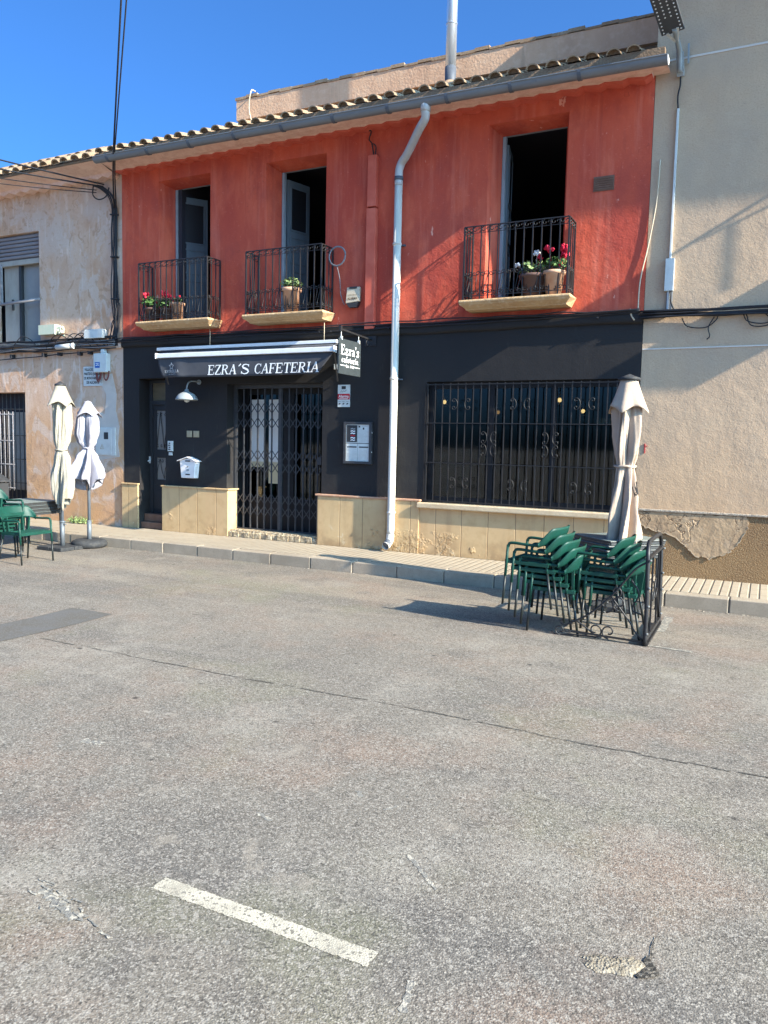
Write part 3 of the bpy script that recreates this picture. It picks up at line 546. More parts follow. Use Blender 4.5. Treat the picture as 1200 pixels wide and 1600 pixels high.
m = leaf(-6.87, -6.075); m.box(-6.925, -6.875, .175, .215, .14, 2.375); m.box(-6.2, -6.13, .165, .185, 1.2, 1.32); obj('gate_leaf', m, 'iron_grey', gate)
# glazed door behind the gate
b = MB()
for xa, xb in ((-7.80, -6.92), (-6.90, -6.02)):
    b.box(xa, xa+.09, .44, .49, .1, 2.44); b.box(xb-.09, xb, .44, .49, .1, 2.44); b.box(xa+.09, xb-.09, .44, .49, 2.3, 2.44); b.box(xa+.09, xb-.09, .44, .49, .1, .62)
gd = obj('glass_door', b, 'frame_black', cafe, bevel=.003)
for xa, xb in ((-7.71, -7.01), (-6.81, -6.11)):
    b = MB(); b.box(xa, xb, .460, .466, .62, 2.3); obj('glass_pane', b, 'glass', gd)
b = MB(); b.box(-7.645, -7.40, .450, .453, 1.12, 2.22); obj('bright_panel', b, 'blind', gd)  # added white panels standing in for the bright strips in the glass
b = MB(); b.box(-7.30, -7.06, .450, .453, .86, 2.22); obj('bright_panel', b, 'blind', gd)
# big window
b = MB(); Y = .10
b.box(-4.33, -4.26, Y, Y+.06, .735, 2.42); b.box(-1.69, -1.62, Y, Y+.06, .735, 2.42); b.box(-4.26, -1.69, Y, Y+.06, 2.33, 2.42); b.box(-4.26, -1.69, Y, Y+.06, .735, .82)
for x_ in (-3.40, -2.55): b.box(x_-.035, x_+.035, Y, Y+.06, .82, 2.33)
wf = obj('window_frame', b, 'frame_black', cafe, bevel=.003)
for xa, xb in ((-4.26, -3.435), (-3.365, -2.585), (-2.515, -1.69)):
    b = MB(); b.box(xa, xb, Y+.025, Y+.031, .82, 2.33); obj('window_pane', b, 'glass', wf)
g = MB(); Y = -.015
for z_ in (2.38, 1.85, 1.30, .765): g.box(-4.31, -1.64, Y-.012, Y+.012, z_-.006, z_+.006)
xs = [-4.30+.1115*i for i in range(25)]
for x_ in xs: g.box(x_-.0062, x_+.0062, Y-.0062, Y+.0062, .75, 2.40)
def cscroll(mb, cx, cz, h, w_, side, y=Y-.012, r=.0055):
    """a C: two curled ends, opening towards +side"""
    top = spiral(cx+side*w_*.35, cz+h/2-.028, .028, .010, PI/2, PI/2-side*4.6, 9)
    bot = spiral(cx+side*w_*.35, cz-h/2+.028, .028, .010, -PI/2, -PI/2+side*4.6, 9)
    body = [(cx+side*w_*.35-side*w_*.62*math.sin(PI*k/8), cz+h/2*math.cos(PI*k/8)) for k in range(9)]
    mb.tube([(p[0], y, p[1]) for p in top[::-1]+body[1:-1]+bot], r, 4)
for z_, cc in ((2.11, (-3.80, -2.97, -2.13)), (1.03, (-3.80, -2.97, -2.13))):
    for c_ in cc:
        for s in (1, -1): cscroll(g, c_-s*.075, z_, .15, .085, -s)
for c_ in (-3.39, -2.55):
    for s in (1, -1):
        for dz in (.085, -.085): cscroll(g, c_+s*.05, 1.575+dz, .16, .085, s)
obj('window_grille', g, 'iron', cafe)
# interior shell
b = MB()
for (x0, x1, y0, y1, z0, z1) in ((-9.98, -1.5, .5, 5.5, .02, 3.0), (-9.98, -1.5, .302, 5.5, 3.42, 5.92)):
    b.poly([(x0, y1, z0), (x1, y1, z0), (x1, y1, z1), (x0, y1, z1)]); b.poly([(x0, y0, z1), (x1, y0, z1), (x1, y1, z1), (x0, y1, z1)]); b.poly([(x0, y0, z0), (x1, y0, z0), (x1, y1, z0), (x0, y1, z0)])
    b.poly([(x0, y0, z0), (x0, y1, z0), (x0, y1, z1), (x0, y0, z1)]); b.poly([(x1, y0, z0), (x1, y1, z0), (x1, y1, z1), (x1, y0, z1)])
b.box(-9.98, -9.0, .32, 1.2, 3.42, 5.9); b.box(-5.9, -4.6, .5, 5.4, .02, 3.0)
obj('interior', b, 'interior', cafe)
b = MB(); b.box(-10.0, -1.47, 5.5, 5.7, 0, 6.9); obj('back_wall', b, 'parapet', cafe)
# french doors and balconies
def panel_leaf(mb, hinge, ang, wdt, z0, z1, side=1):
    hx, hy = hinge; d = Vector((math.cos(ang)*side, math.sin(ang), 0)); q = Vector((-d.y, d.x, 0))
    up = Vector((0, 0, 1)); c = Vector((hx, hy, (z0+z1)/2))+d*wdt/2
    mb.obox(c, (d, q, up), wdt/2, .016, (z1-z0)/2)
    cuts = [z0+.12, z0+(z1-z0)*.36, z0+(z1-z0)*.42, z0+(z1-z0)*.60, z0+(z1-z0)*.65, z1-.10]
    mb.obox(Vector((hx, hy, (cuts[4]+cuts[5])/2))+d*wdt/2, (d, q, up), wdt*.35, .0175, (cuts[5]-cuts[4])/2-.01, 1)
    for k in range(3):
        za, zb = cuts[2*k], cuts[2*k+1]
        for s in (-1, 1):
            for (zz, hh) in ((za, .012), (zb, .012)): mb.obox(Vector((hx, hy, zz))+d*wdt/2+q*.020*s, (d, q, up), wdt*.36, .008, hh)
            for t_ in (.14, .86): mb.obox(Vector((hx, hy, (za+zb)/2))+d*wdt*t_+q*.020*s, (d, q, up), .010, .008, (zb-za)/2)
for i, (a, c) in enumerate(DX):
    A, B = a+.09, c; b = MB()
    b.box(A+.002, A+.045, .30, .36, 3.43, 5.70); b.box(B+.01, B+.06, .30, .36, 3.43, 5.70); b.box(A+.045, B+.01, .30, .36, 5.69, 5.75)
    fr = obj('french_door', b, 'frame_pale', cafe, bevel=.004)
    b = MB(); panel_leaf(b, (A+.055, .37), math.radians((54, 74, 101)[i]), .45, 3.46, 5.60); lf = obj('door_leaf', b, ['shutter', 'frame_black'], fr)
    b = MB(); panel_leaf(b, (B+.03, .37), math.radians(97), .45, 3.46, 5.60, -1); obj('door_leaf', b, ['shutter', 'frame_black'], fr)
def railing(x0, x1, yo, z0, z1):
    m = MB(); nb = round((x1-x0)/.118); st = (x1-x0)/nb
    def plane(P, bars, skip=False):                          # P(u, z) -> point, u in metres
        W = bars[-1]
        for z_, t_ in ((z1, .013), (z1-.085, .006), (z0+.045, .008)): m.bar(P(.012 if skip else 0, z_-(.002 if skip else 0)), P(W, z_-(.002 if skip else 0)), t_*1.6, t_, up=(0, 0, 1))
        for k, u in enumerate(bars):
            if skip and k == 0: continue
            m.bar(P(u, z0), P(u, z1-.004), .020 if k in (0, len(bars)-1) else .0135)
        for k in range(len(bars)-1):
            u0, u1 = bars[k], bars[k+1]; uc = (u0+u1)/2; w_ = u1-u0
            m.tube([P(p[0], p[1]) for p in spiral(uc-w_*.2, z1-.043, .034, .010, PI/2, PI/2+5.2, 9)], .006, 4)
            m.tube([P(p[0], p[1]) for p in spiral(uc+w_*.25, z1-.043, .030, .010, -PI/2, -PI/2+5.2, 9)], .006, 4)
            e_ = 1 if k % 2 == 0 else -1
            for s in (1, -1):
                tu, bu = uc+s*w_*(.23 if e_ > 0 else .20), uc+s*w_*(.12 if e_ > 0 else .26)
                top = spiral(tu, z0+.325, .030, .007, s*.3, s*.3+s*6.4, 11); bot = spiral(bu, z0+.085, .028, .007, -s*.3 if e_ < 0 else PI+s*.3, (-s*.3 if e_ < 0 else PI+s*.3)+(s if e_ > 0 else -s)*6.4, 11)
                m.tube([P(p[0], p[1]) for p in top[::-1]+bot], .0058, 4)
    plane(lambda u, z_: Vector((x0+u, -yo, z_)), [st*k for k in range(nb+1)])
    for xx in (x0, x1): plane(lambda u, z_: Vector((xx, -yo+u, z_)), [0, (yo-.02)/3, (yo-.02)*2/3, yo-.02], True)
    return m
BX = [(-9.33, -7.93), (-7.19, -5.87), (-3.70, -2.34)]
for a, c in BX:
    b = MB(); prof = [(-.36, 3.44), (-.375, 3.428), (-.375, 3.405), (-.36, 3.395), (-.35, 3.38), (-.31, 3.355), (-.27, 3.335), (-.26, 3.322), (0, 3.322), (0, 3.44)]
    def sx(y_): return .04+(.38+y_)*.55 if y_ < -.2 else .04+.18*.55*0+.066
    L = []; R = []
    for y_, z_ in prof:
        ins = (0 if y_ <= -.35 else (-y_-.35)*-.8) if y_ < 0 else 0
        ins = min(.07, ins); 
        if z_ < 3.37: ins = .06
        if z_ >= 3.44: ins = .0
        L.append(b.vert((a-.05+ins, y_, z_))); R.append(b.vert((c+.05-ins, y_, z_)))
    k = len(prof)
    for i in range(k): b.face((L[i], L[(i+1) % k], R[(i+1) % k], R[i]))
    b.face(L[::-1]); b.face(R)
    sl_ = obj('balcony', b, 'slab', cafe, bevel=.008)
    obj('railing', railing(a, c, .335, 3.445, 4.37), 'iron', sl_)
# red trunking on the wall
b = MB(); b.box(-5.285, -5.15, -.085, -.002, 4.88, 5.58); b.box(-5.29, -5.145, -.09, -.002, 3.18, 4.855); obj('trunking', b, 'chase', cafe, bevel=.004)
# eaves, gutter, roof
b = MB(); xx = -10.06; k = 0
while xx < -1.5:
    x2 = min(xx+.268, -1.47); zz = 5.985-.004*(xx+10)
    b.prism([(xx, -.15, zz+.004), (xx, -.15, zz-.014), ((xx*.3+x2*.7), -.15, zz-.052), (x2, -.15, zz-.010), (x2, -.15, zz+.004)], (0, .149, 0), 1); b.prism([(xx, -.165, zz+.03), (xx, -.165, zz+.004), ((xx*.3+x2*.7), -.165, zz-.016), (x2, -.165, zz+.006), (x2, -.165, zz+.03)], (0, .164, 0), 0); xx = x2
b.poly([(-10.06, -.15, 5.985), (-1.3, -.15, 5.965), (-1.3, -.52, 5.945), (-10.06, -.52, 6.045)]); b.box(-10.06, -1.3, -.145, -.002, 5.99, 6.0)
obj('eaves', b, ['soffit', 'chase'], cafe)
b = MB(); b.prism([(-10.06, -.53, 6.04), (-1.3, -.53, 5.93), (-1.3, -.53, 6.055), (-10.06, -.53, 6.135)], (0, .13, 0)); obj('eave_board', b, 'eave_mortar', cafe)
def tiles(mb, x0, x1, y0, z0, y1, z1, sp=.238, r=.088, seg=.42, mi_cap=1, sl=0):
    n_ = int((x1-x0)/sp); d = Vector((0, y1-y0, z1-z0)); L = d.length; d.normalize(); nn = Vector((0, -d.z, d.y))
    for i in range(n_):
        xc = x0+sp*(i+.5)+random.uniform(-.012, .012); off = random.uniform(-.02, .02)
        ns = max(1, int(L/seg)); jz = random.uniform(-.006, .008)
        for k in range(ns):
            zq = z0-sl*(xc-x0); a = Vector((xc, y0, zq))+d*(k*seg-off-.02)+nn*(.012+jz); e = Vector((xc, y0, zq))+d*((k+1)*seg+.03)+nn*(-.012+jz)
            r0, r1 = r*1.04, r*.86; ra, rb = [], []
            for j in range(9):
                t = PI*j/8; q = lambda R: Vector((R*math.cos(t), 0, 0))+nn*(R*math.sin(t)*.80)
                ra.append(mb.vert(a+q(r0))); rb.append(mb.vert(e+q(r1)))
            for j in range(8): mb.face((ra[j], ra[j+1], rb[j+1], rb[j]), 0, True)
            ri = [mb.vert(a+Vector((r0*.84*math.cos(PI*j/8), 0, 0))+nn*(r0*.82*math.sin(PI*j/8)*.76)) for j in range(9)]
            for j in range(8): mb.face((ra[j], ri[j], ri[j+1], ra[j+1]), 0)
            if k == 0:
                rc = [mb.vert(Vector(mb.v[q_])+d*.05) for q_ in ri]
                for j in range(8): mb.face((ri[j], rc[j], rc[j+1], ri[j+1]), 0)
                mb.face(rc, mi_cap)
b = MB(); tiles(b, -10.08, -1.36, -.53, 6.135, 1.0, 6.655, r=.078, sl=.0085); b.poly([(-10.08, -.51, 6.135), (-1.36, -.51, 6.062), (-1.36, 1.0, 6.575), (-10.08, 1.0, 6.65)], 0)
b.poly([(-10.08, 1.0, 6.63), (-8.4, 1.0, 6.63), (-8.4, 5.7, 6.9), (-10.08, 5.7, 6.9)], 0); b.poly([(-10.08, -.5, 6.05), (-10.08, 5.7, 6.05), (-10.08, 5.7, 6.9), (-10.08, 1.0, 6.63), (-10.08, -.54, 6.12)], 1)
obj('roof', b, ['roof', 'eave_mortar'], cafe)
b = MB(); n_ = 30
for i in range(n_):
    xa = -8.40+6.74*i/n_; xb = -8.40+6.74*(i+1)/n_
    b.box(xa, xb, .958, 1.25, 7.255-.003*i+.012*(i % 2), 7.295-.003*i+.012*(i % 2)+.01*math.sin(i*2.1), 1)
b.prism([(-8.38, .97, 6.93), (-1.47, .97, 6.84), (-1.47, .97, 7.165), (-8.38, .97, 7.255)], (0, 4.6, 0)); b.prism([(-8.33, 1.02, 6.5), (-1.47, 1.02, 6.4), (-1.47, 1.02, 6.838), (-8.33, 1.02, 6.928)], (0, 4.5, 0), 2)
obj('parapet', b, ['parapet', 'roof', 'eave_mortar'], cafe)
b = MB(); yc, zc, R = -.585, 6.035, .072
P0, P1 = [], []
for j in range(11):
    t = PI+PI*j/10; P0.append((yc+R*math.cos(t), zc+R*math.sin(t)*1.15)); P1.append((yc+R*.94*math.cos(t), zc+R*.94*math.sin(t)*1.15))
loop = [(yc-R-.008, zc+.004), (yc-R-.008, zc-.006)]+P0+[(yc+R, zc+.006)]+P1[::-1]+[(yc-R, zc+.008)]
GS = lambda x: -.0145*(x+10.0)
A = [b.vert((-10.0, p[0], p[1])) for p in loop]; B = [b.vert((-1.26, p[0], p[1]+GS(-1.26))) for p in loop]; k = len(loop)
for j in range(k): b.face((A[j], B[j], B[(j+1) % k], A[(j+1) % k]), 0, 2 <= j < 12)
for xe in (-10.0, -1.255): b.prism([(xe, p[0], p[1]+GS(xe)) for p in P0], (.006, 0, 0), 2 if xe > -5 else 0)
x_ = -9.7
while x_ < -1.4:
    pr = [(x_, yc+(R+.006)*math.cos(PI+PI*j/10), zc+GS(x_)+(R+.006)*1.15*math.sin(PI+PI*j/10)) for j in range(11)]
    for j in range(10): b.bar(pr[j], pr[j+1], .006, .045, up=(1, 0, 0), mi=1)
    x_ += .83
obj('gutter', b, ['galv', 'galv_dark', 'white'], cafe)
b = MB(); dp = smooth([(-4.20, -.575, 5.90), (-4.20, -.57, 5.82), (-4.23, -.52, 5.74), (-4.35, -.43, 5.66), (-4.62, -.2, 5.47), (-4.74, -.115, 5.40), (-4.785, -.10, 5.30), (-4.787, -.10, 5.10)], 5)
b.tube(dp, .056, 12, 0); b.tube([(-4.20, -.572, 5.93), (-4.20, -.572, 5.81)], .066, 12, 0); b.tube([(-4.786, -.10, 5.22), (-4.787, -.10, 5.17)], .062, 12, 1)
b.tube([(-4.787, -.10, 5.17), (-4.79, -.10, .32), (-4.795, -.10, .25)], .054, 12, 2)
b.tube(smooth([(-4.795, -.10, .26), (-4.80, -.105, .17), (-4.815, -.15, .11), (-4.82, -.20, .09)], 4), .058, 12, 2, cap=False)
b.tube([(-4.80, -.115, .16), (-4.82, -.19, .095)], .052, 10, 1)
for z_ in (4.3, 2.45, .55): b.tube([(-4.79, -.10, z_), (-4.79, -.10, z_+.03)], .062, 12, 2); b.box(-4.87, -4.70, -.04, -.002, z_, z_+.02, 1)
obj('downpipe', b, ['elbow', 'galv_dark', 'cream_pipe'], cafe)
b = MB(); b.tube([(-4.35, .6, 6.45), (-4.35, .6, 9.6)], .076, 16, 0); b.tube([(-4.35, .6, 6.5), (-4.35, .6, 6.88)], .080, 16, 1)
for z_ in (7.9, 7.45): b.tube([(-4.35, .6, z_), (-4.35, .6, z_+.02)], .081, 16, 0)
b.lathe([(.19, 0), (.15, .08), (.085, .16)], (-4.35, .6, 6.52), 16, 2); obj('flue_pipe', b, ['steel', 'galv_dark', 'roof'], cafe)
b = MB(); b.tube(smooth([(-8.02, .955, 6.75), (-8.07, .9, 7.05), (-8.0, .86, 7.3), (-7.98, .95, 7.33)], 5), .012, 6); obj('roof_cable', b, 'cable_tan', cafe)

# ================================================================= OLD HOUSE (left)
old = thing('old_house', 'shabby peeling pinkish house with roller blind window and dark barred doorway', 'house', (-13.5, 0, 0))
b = MB(); wall(b, -19, -10.022, 0, 5.97, [(-13.35, -12.05, 3.24, 5.25, .2, 0), (-13.75, -12.49, 0.0, 2.36, .32, 0)], y0=.004); obj('wall', b, 'old', old)
b = MB(); b.box(-19, -10.03, -.055, .002, 3.08, 3.20); obj('string_course', b, 'old', old, bevel=.02)
b = MB(); pts = [(-10.64, 2.62), (-10.28, 2.66), (-10.18, 2.3), (-10.2, 2.0), (-10.12, 1.75), (-10.16, 1.45), (-10.12, 1.22), (-10.4, 1.18), (-10.72, 1.13), (-10.86, 1.24), (-10.84, 1.6), (-10.86, 1.98), (-10.62, 2.0), (-10.46, 1.96), (-10.42, 2.3)]
b.prism([(p[0], -.004, p[1]) for p in pts], (0, .006, 0)); obj('render_patch', b, 'grey_render', old)
b = MB()
b.box(-13.35, -12.05, .10, .19, 4.78, 5.25, 2)
for i in range(6): b.tube([(-13.33, .085, 5.2-.07*i), (-12.06, .085, 5.2-.07*i)], .034, 8, 2)
b.box(-13.35, -12.06, .05, .12, 4.70, 4.79, 1); b.box(-13.35, -12.06, .12, .2, 3.24, 3.32, 1); b.box(-12.72, -12.66, .10, .19, 3.3, 4.74, 3); b.box(-12.12, -12.06, .12, .19, 3.3, 4.74, 3)
wn = obj('window', b, ['wood_grey', 'leaf_white', 'roller', 'darkgrey'], old, bevel=.004)
b = MB(); b.box(-12.66, -12.12, .165, .17, 3.32, 4.74); obj('window_pane', b, 'pane_grey', wn)
b = MB(); b.box(-13.15, -12.73, .13, .17, 3.32, 4.74); b.box(-12.93, -12.89, .10, .13, 3.9, 4.1, 1); obj('window_leaf', b, ['leaf_white', 'iron_worn'], wn, bevel=.004)
b = MB(); b.tube([(-13.35, -.03, 3.98), (-12.02, -.03, 4.03)], .028, 8); b.bar((-13.03, -.03, 3.98), (-13.03, -.03, 4.72), .035); obj('window_rail', b, 'wood_grey', wn)
b = MB(); b.box(-13.5, -11.98, -.07, .19, 3.19, 3.245); obj('window_sill', b, 'ledge', old, bevel=.01)
b = MB(); b.box(-13.75, -12.49, .30, .34, 0, 2.36); dd = obj('doorway', b, 'interior', old)
b = MB(); b.box(-13.3, -12.62, .26, .3, .5, 2.0, 0); b.box(-12.60, -12.52, .24, .3, 0, 2.36, 0); obj('door_leaf', b, 'pane_grey', dd)
b = MB()
for i in range(11): b.tube([(-13.72+.118*i, .10, .02), (-13.72+.118*i, .10, 2.34)], .009, 5)
for i in range(8): b.tube([(-13.70+.118*i, .03, .5), (-13.70+.118*i, .03, 2.0)], .009, 5, 1)
for z_ in (.55, 1.0, 1.45, 1.95): b.tube([(-13.72, .03, z_), (-12.85, .03, z_)], .009, 5, 1); b.tube([(-13.72, .10, z_+.1), (-12.5, .10, z_+.1)], .009, 5)
obj('door_grille', b, ['iron_worn', 'wood_grey'], dd)
b = MB(); xx = -19
while xx < -10.1:
    x2 = min(xx+.29, -10.08); b.prism([(xx, -.16, 5.97), (xx, -.16, 5.93), (xx*.4+x2*.6, -.16, 5.885), (x2, -.16, 5.93), (x2, -.16, 5.97)], (0, .16, 0)); xx = x2
b.poly([(-19, -.16, 5.97), (-10.08, -.16, 5.97), (-10.08, -.5, 6.06), (-19, -.5, 6.06)]); b.box(-19, -10.09, -.158, .0, 5.965, 6.1)
obj('eaves', b, 'soffit', old)
b = MB(); b.box(-19, -10.09, -.5, -.40, 6.055, 6.09); obj('eave_board', b, 'eave_mortar', old)
b = MB(); tiles(b, -19, -10.09, -.54, 6.085, .16, 6.50, .24, .09, seg=.36); b.poly([(-19, -.5, 6.1), (-10.09, -.5, 6.1), (-10.09, .2, 6.50), (-19, .2, 6.50)]); b.poly([(-10.09, -.5, 6.05), (-10.09, 5.6, 6.05), (-10.09, 5.6, 7.6), (-10.09, .2, 6.50), (-10.09, -.5, 6.1)], 1); b.poly([(-19, .2, 6.5), (-10.09, .2, 6.5), (-10.09, 5.6, 7.6), (-19, 5.6, 7.6)])
obj('roof', b, ['roof', 'eave_mortar'], old)
b = MB(); b.box(-19, -10.1, 5.4, 5.6, 0, 6.1); obj('back_wall', b, 'old', old)
b = MB(); b.box(-15, -11.5, .42, 3, 3.2, 5.6); b.box(-15, -11.5, .42, 3, .05, 2.7); obj('interior', b, 'interior', old)

# ================================================================= BEIGE BUILDING (right)
bei = thing('beige_building', 'tall beige stuccoed building with cracked brown base beside the cafe', 'building', (2, 0, 0))
b = MB(); wall(b, -1.462, 9, .8, 8.25, [], y0=.006); b.poly([(-1.462, .006, 8.25), (9, .006, 8.25), (9, 6, 8.25), (-1.462, 6, 8.25)])
b.poly([(-1.462, .006, 0), (-1.462, 6, 0), (-1.462, 6, 8.25), (-1.462, .006, 8.25)]); obj('wall', b, 'stucco', bei)
b = MB(); b.box(-1.46, 9, -.012, .006, 0, .785); obj('base', b, 'brown_stucco', bei)
b = MB(); b.box(-1.46, 9, -.035, .004, .786, .815); obj('ledge', b, 'ledge', bei, bevel=.008)
b = MB(); pts = [(-1.40, .78), (-1.42, .66), (-1.30, .58), (-1.15, .54), (-1.02, .50), (-.86, .42), (-.78, .33), (-.72, .28), (-.55, .25), (-.45, .29), (-.35, .33), (-.27, .42), (-.19, .58), (-.15, .70), (-.17, .78)]
random.seed(5); rag = []
for i in range(len(pts)):
    p, q = pts[i], pts[(i+1) % len(pts)]; n_ = max(1, int(math.hypot(q[0]-p[0], q[1]-p[1])/.03))
    for k in range(n_): rag.append((p[0]+(q[0]-p[0])*k/n_+random.uniform(-.013, .013), min(.784, p[1]+(q[1]-p[1])*k/n_+random.uniform(-.014, .014))))
b.prism([(p[0], -.022, p[1]) for p in rag], (0, .011, 0)); obj('broken_patch', b, 'broken', bei)
b = MB()
low = [p for p in rag if p[1] < .70]
for i in range(len(low)-1):
    if random.random() < .8 and math.hypot(low[i+1][0]-low[i][0], low[i+1][1]-low[i][1]) < .09: b.bar((low[i][0], -.024, low[i][1]), (low[i+1][0], -.024, low[i+1][1]), random.uniform(.004, .012), .006, up=(0, 1, 0))
obj('patch_edge', b, 'patch_rim', bei)
b = MB(); b.box(-1.46, 9, -.001, .007, 2.765, 2.780); b.box(-1.46, 9, -.001, .007, 6.12, 6.142); obj('joint_line', b, 'line', bei)
b = MB(); b.box(-1.46, 9.2, -1.0, .0, 8.0, 8.25); obj('roof_eave', b, 'stucco', bei)
b = MB(); b.box(1.91, 3.07, -.63, 0, 4.52, 4.67); obj('balcony', b, 'slab', bei)
b = MB(); b.tube([(2.3, 0, 5.86), (2.3, -.74, 5.86)], .02, 6); b.box(2.27, 2.33, -.73, -.60, 5.42, 5.84); b.box(2.25, 2.35, -.455, -.447, 5.05, 5.82); b.tube([(2.3, 0, 5.4), (2.3, -.5, 5.83)], .012, 6); obj('wall_bracket', b, 'iron', bei)  # unseen arm and plates, shaped to cast shadows on the walls
b = MB(); b.box(-1.375, -1.368, -.003, .008, 1.5, 1.62); b.box(-1.38, -1.34, -.003, .008, 1.585, 1.592); obj('red_mark', b, 'redink', bei)

# ================================================================= AWNING, SIGNS, FITTINGS ON THE CAFE
aw = thing('awning', 'black roll-up awning with white bars and cafe name over the gate', 'awning', (-7.2, 0, 2.9))
b = MB(); b.box(-9.15, -5.72, -.13, -.05, 2.995, 3.045); obj('top_bar', b, 'white', aw, bevel=.006)
b = MB(); b.tube([(-9.08, -.10, 2.95), (-5.78, -.10, 2.95)], .042, 10); obj('roller', b, 'valance', aw)
b = MB(); b.box(-8.89, -5.60, -.43, -.36, 2.835, 2.905); b.box(-8.9, -8.885, -.44, -.35, 2.825, 2.915); b.box(-5.60, -5.585, -.44, -.35, 2.825, 2.915); obj('front_bar', b, 'white', aw, bevel=.01)
b = MB(); b.grid(lambda u, v: (-9.0+.12*v+u*(3.3-.17*v), -.10-.27*v, 2.985-.10*v-.012*math.sin(PI*v)), 20, 4); obj('canopy', b, 'valance', aw, solid=.004)
def vy(x, z):
    v = (2.84-z)/.31
    return -.395 + .006*math.sin(2.3*x)*v + .05*v*math.exp(-((x+8.72)/.16)**2) - .035*v*math.exp(-((x+8.42)/.13)**2) + .006*math.sin(9*x+3*v)*v - .02*v
b = MB(); b.grid(lambda u, v: (lambda x, z: (x, vy(x, z), z))(-8.87+.09*v*v+u*((-5.60-.26*v)-(-8.87+.09*v*v)), 2.84-.31*v-.012*math.sin(PI*u)*v), 90, 8); obj('valance', b, 'valance', aw, solid=.003)
b = MB(); fv = lambda x0, z0: (lambda u, v, l: (x0+u, vy(x0+u, z0+v)-.005-.0004*l, z0+v))
word(b, 'EZRA', fv(-7.86, 2.55), .56, .150, .10, .88); word(b, '´', fv(-7.31, 2.55), .10, .150, .10, .9); word(b, 'S', fv(-7.23, 2.55), .17, .150, .10, .88); word(b, 'CAFETERIA', fv(-6.98, 2.55), 1.15, .150, .10, .88)
obj('lettering', b, 'letter', aw)
b = MB(); word(b, 'ESTRELLA', fv(-8.74, 2.600), .34, .043, 0, 1.1); plain_text(b, 'DE LEVANTE', fv(-8.66, 2.567), .020, .18)
st = [(-8.585+(.058 if k % 2 == 0 else .026)*math.sin(PI*k/5), 2.700+(.058 if k % 2 == 0 else .026)*math.cos(PI*k/5)) for k in range(10)]
ribbon(b, st+[st[0]], .012, lambda u, v, l: (u, vy(u, v)-.006, v), 0); obj('brewery_logo', b, 'letter_grey', aw)
for x_, e in ((-5.62, -5.75), (-8.84, -8.98)):
    b = MB(); b.bar((e, -.09, 2.93), (x_, -.40, 2.86), .03, .018); b.bar((e, -.03, 2.45), (x_+.0, -.36, 2.84), .02, .014); obj('arm', b, 'iron_grey', aw)
b = MB(); b.box(-5.80, -5.70, -.06, -.002, 2.62, 2.70); obj('wall_bracket', b, 'plastic_grey', aw, bevel=.004)
for x_ in (-8.05, -5.94):
    b = MB(); b.tube([(x_, -.115, 3.30), (x_, -.115, 3.04)], .006, 5); obj('support_cord', b, 'cable_tan', aw)

sg = thing('hanging_sign', 'dark slate sign with white cafe name hanging from an iron arm', 'sign', (-5.22, -.6, 2.7))
b = MB(); b.box(-5.238, -5.214, -.93, -.32, 2.475, 2.945); obj('board', b, 'signboard', sg, bevel=.004)
b = MB(); b.bar((-5.226, -.01, 3.035), (-5.226, -.86, 3.065), .03, .022); b.box(-5.32, -5.13, -.014, -.001, 2.95, 3.10); b.box(-5.24, -5.212, -.90, -.85, 3.04, 3.11)
for x_ in (-5.29, -5.16):
    for z_ in (2.975, 3.075): b.tube([(x_, -.022, z_), (x_, -.012, z_)], .012, 6)
b.tube(smooth([(-5.226, -.03, 2.98), (-5.226, -.09, 2.94), (-5.226, -.14, 2.99), (-5.226, -.10, 3.02)], 4), .006, 5); obj('bracket', b, 'iron', sg)
for y_ in (-.86, -.37):
    b = MB(); b.tube([(-5.226, y_, 3.06), (-5.226, y_, 2.94)], .006, 5); b.box(-5.236, -5.208, y_-.012, y_+.012, 2.93, 2.975); obj('hanger', b, 'plastic_grey', sg)
b = MB(); fs = lambda y0, z0: (lambda u, v, l: (-5.2135+.0022+.0003*l, y0+u, z0+v))
word(b, "Ezra's", fs(-.885, 2.735), .50, .135, 0, 1.05); word(b, 'cafetería', fs(-.865, 2.632), .46, .085, 0, 1.0); plain_text(b, 'Est. 1995', fs(-.74, 2.572), .036, .23, bold=.02)
for y_ in (-.895, -.495): ribbon(b, [(0, .02), (.14, .02)], .009, fs(y_, 2.572), 0)
obj('lettering', b, 'letter', sg)

ab = thing('alarm_box', 'beige alarm box on the red wall left of the trunking', 'alarm box', (-5.5, 0, 3.49))
b = MB(); b.prism([(-5.615, -.075, 3.56), (-5.39, -.075, 3.58), (-5.395, -.055, 3.79), (-5.605, -.055, 3.79)], (0, .053, 0)); obj('cover', b, 'beige_plastic', ab, bevel=.008)
b = MB(); b.prism([(-5.60, -.07, 3.56), (-5.56, -.07, 3.50), (-5.44, -.07, 3.50), (-5.40, -.07, 3.575)], (0, .067, 0)); obj('siren', b, 'darkgrey', ab)
b = MB(); b.box(-5.56, -5.44, -.064, -.05, 3.765, 3.795); obj('latch', b, 'darkgrey', ab)
b = MB(); plain_text(b, 'ALARMA', lambda u, v, l: (-5.585+u, -.080+.09*(v+.03), 3.61+v), .034, .165, bold=.02); plain_text(b, 'CONECTADO', lambda u, v, l: (-5.585+u, -.080+.09*(v+.09), 3.665+v), .022, .15); obj('lettering', b, 'ink', ab)
b = MB(); b.box(-2.14, -1.89, -.012, .004, 4.725, 4.90)
for i in range(6): b.box(-2.125, -1.905, -.020, -.012, 4.74+.026*i, 4.75+.026*i)
tag(obj('wall_vent', b, 'brown_step', loc=(-2.0, 0, 4.72)), 'small dark brown vent plate high on the red wall', 'vent')

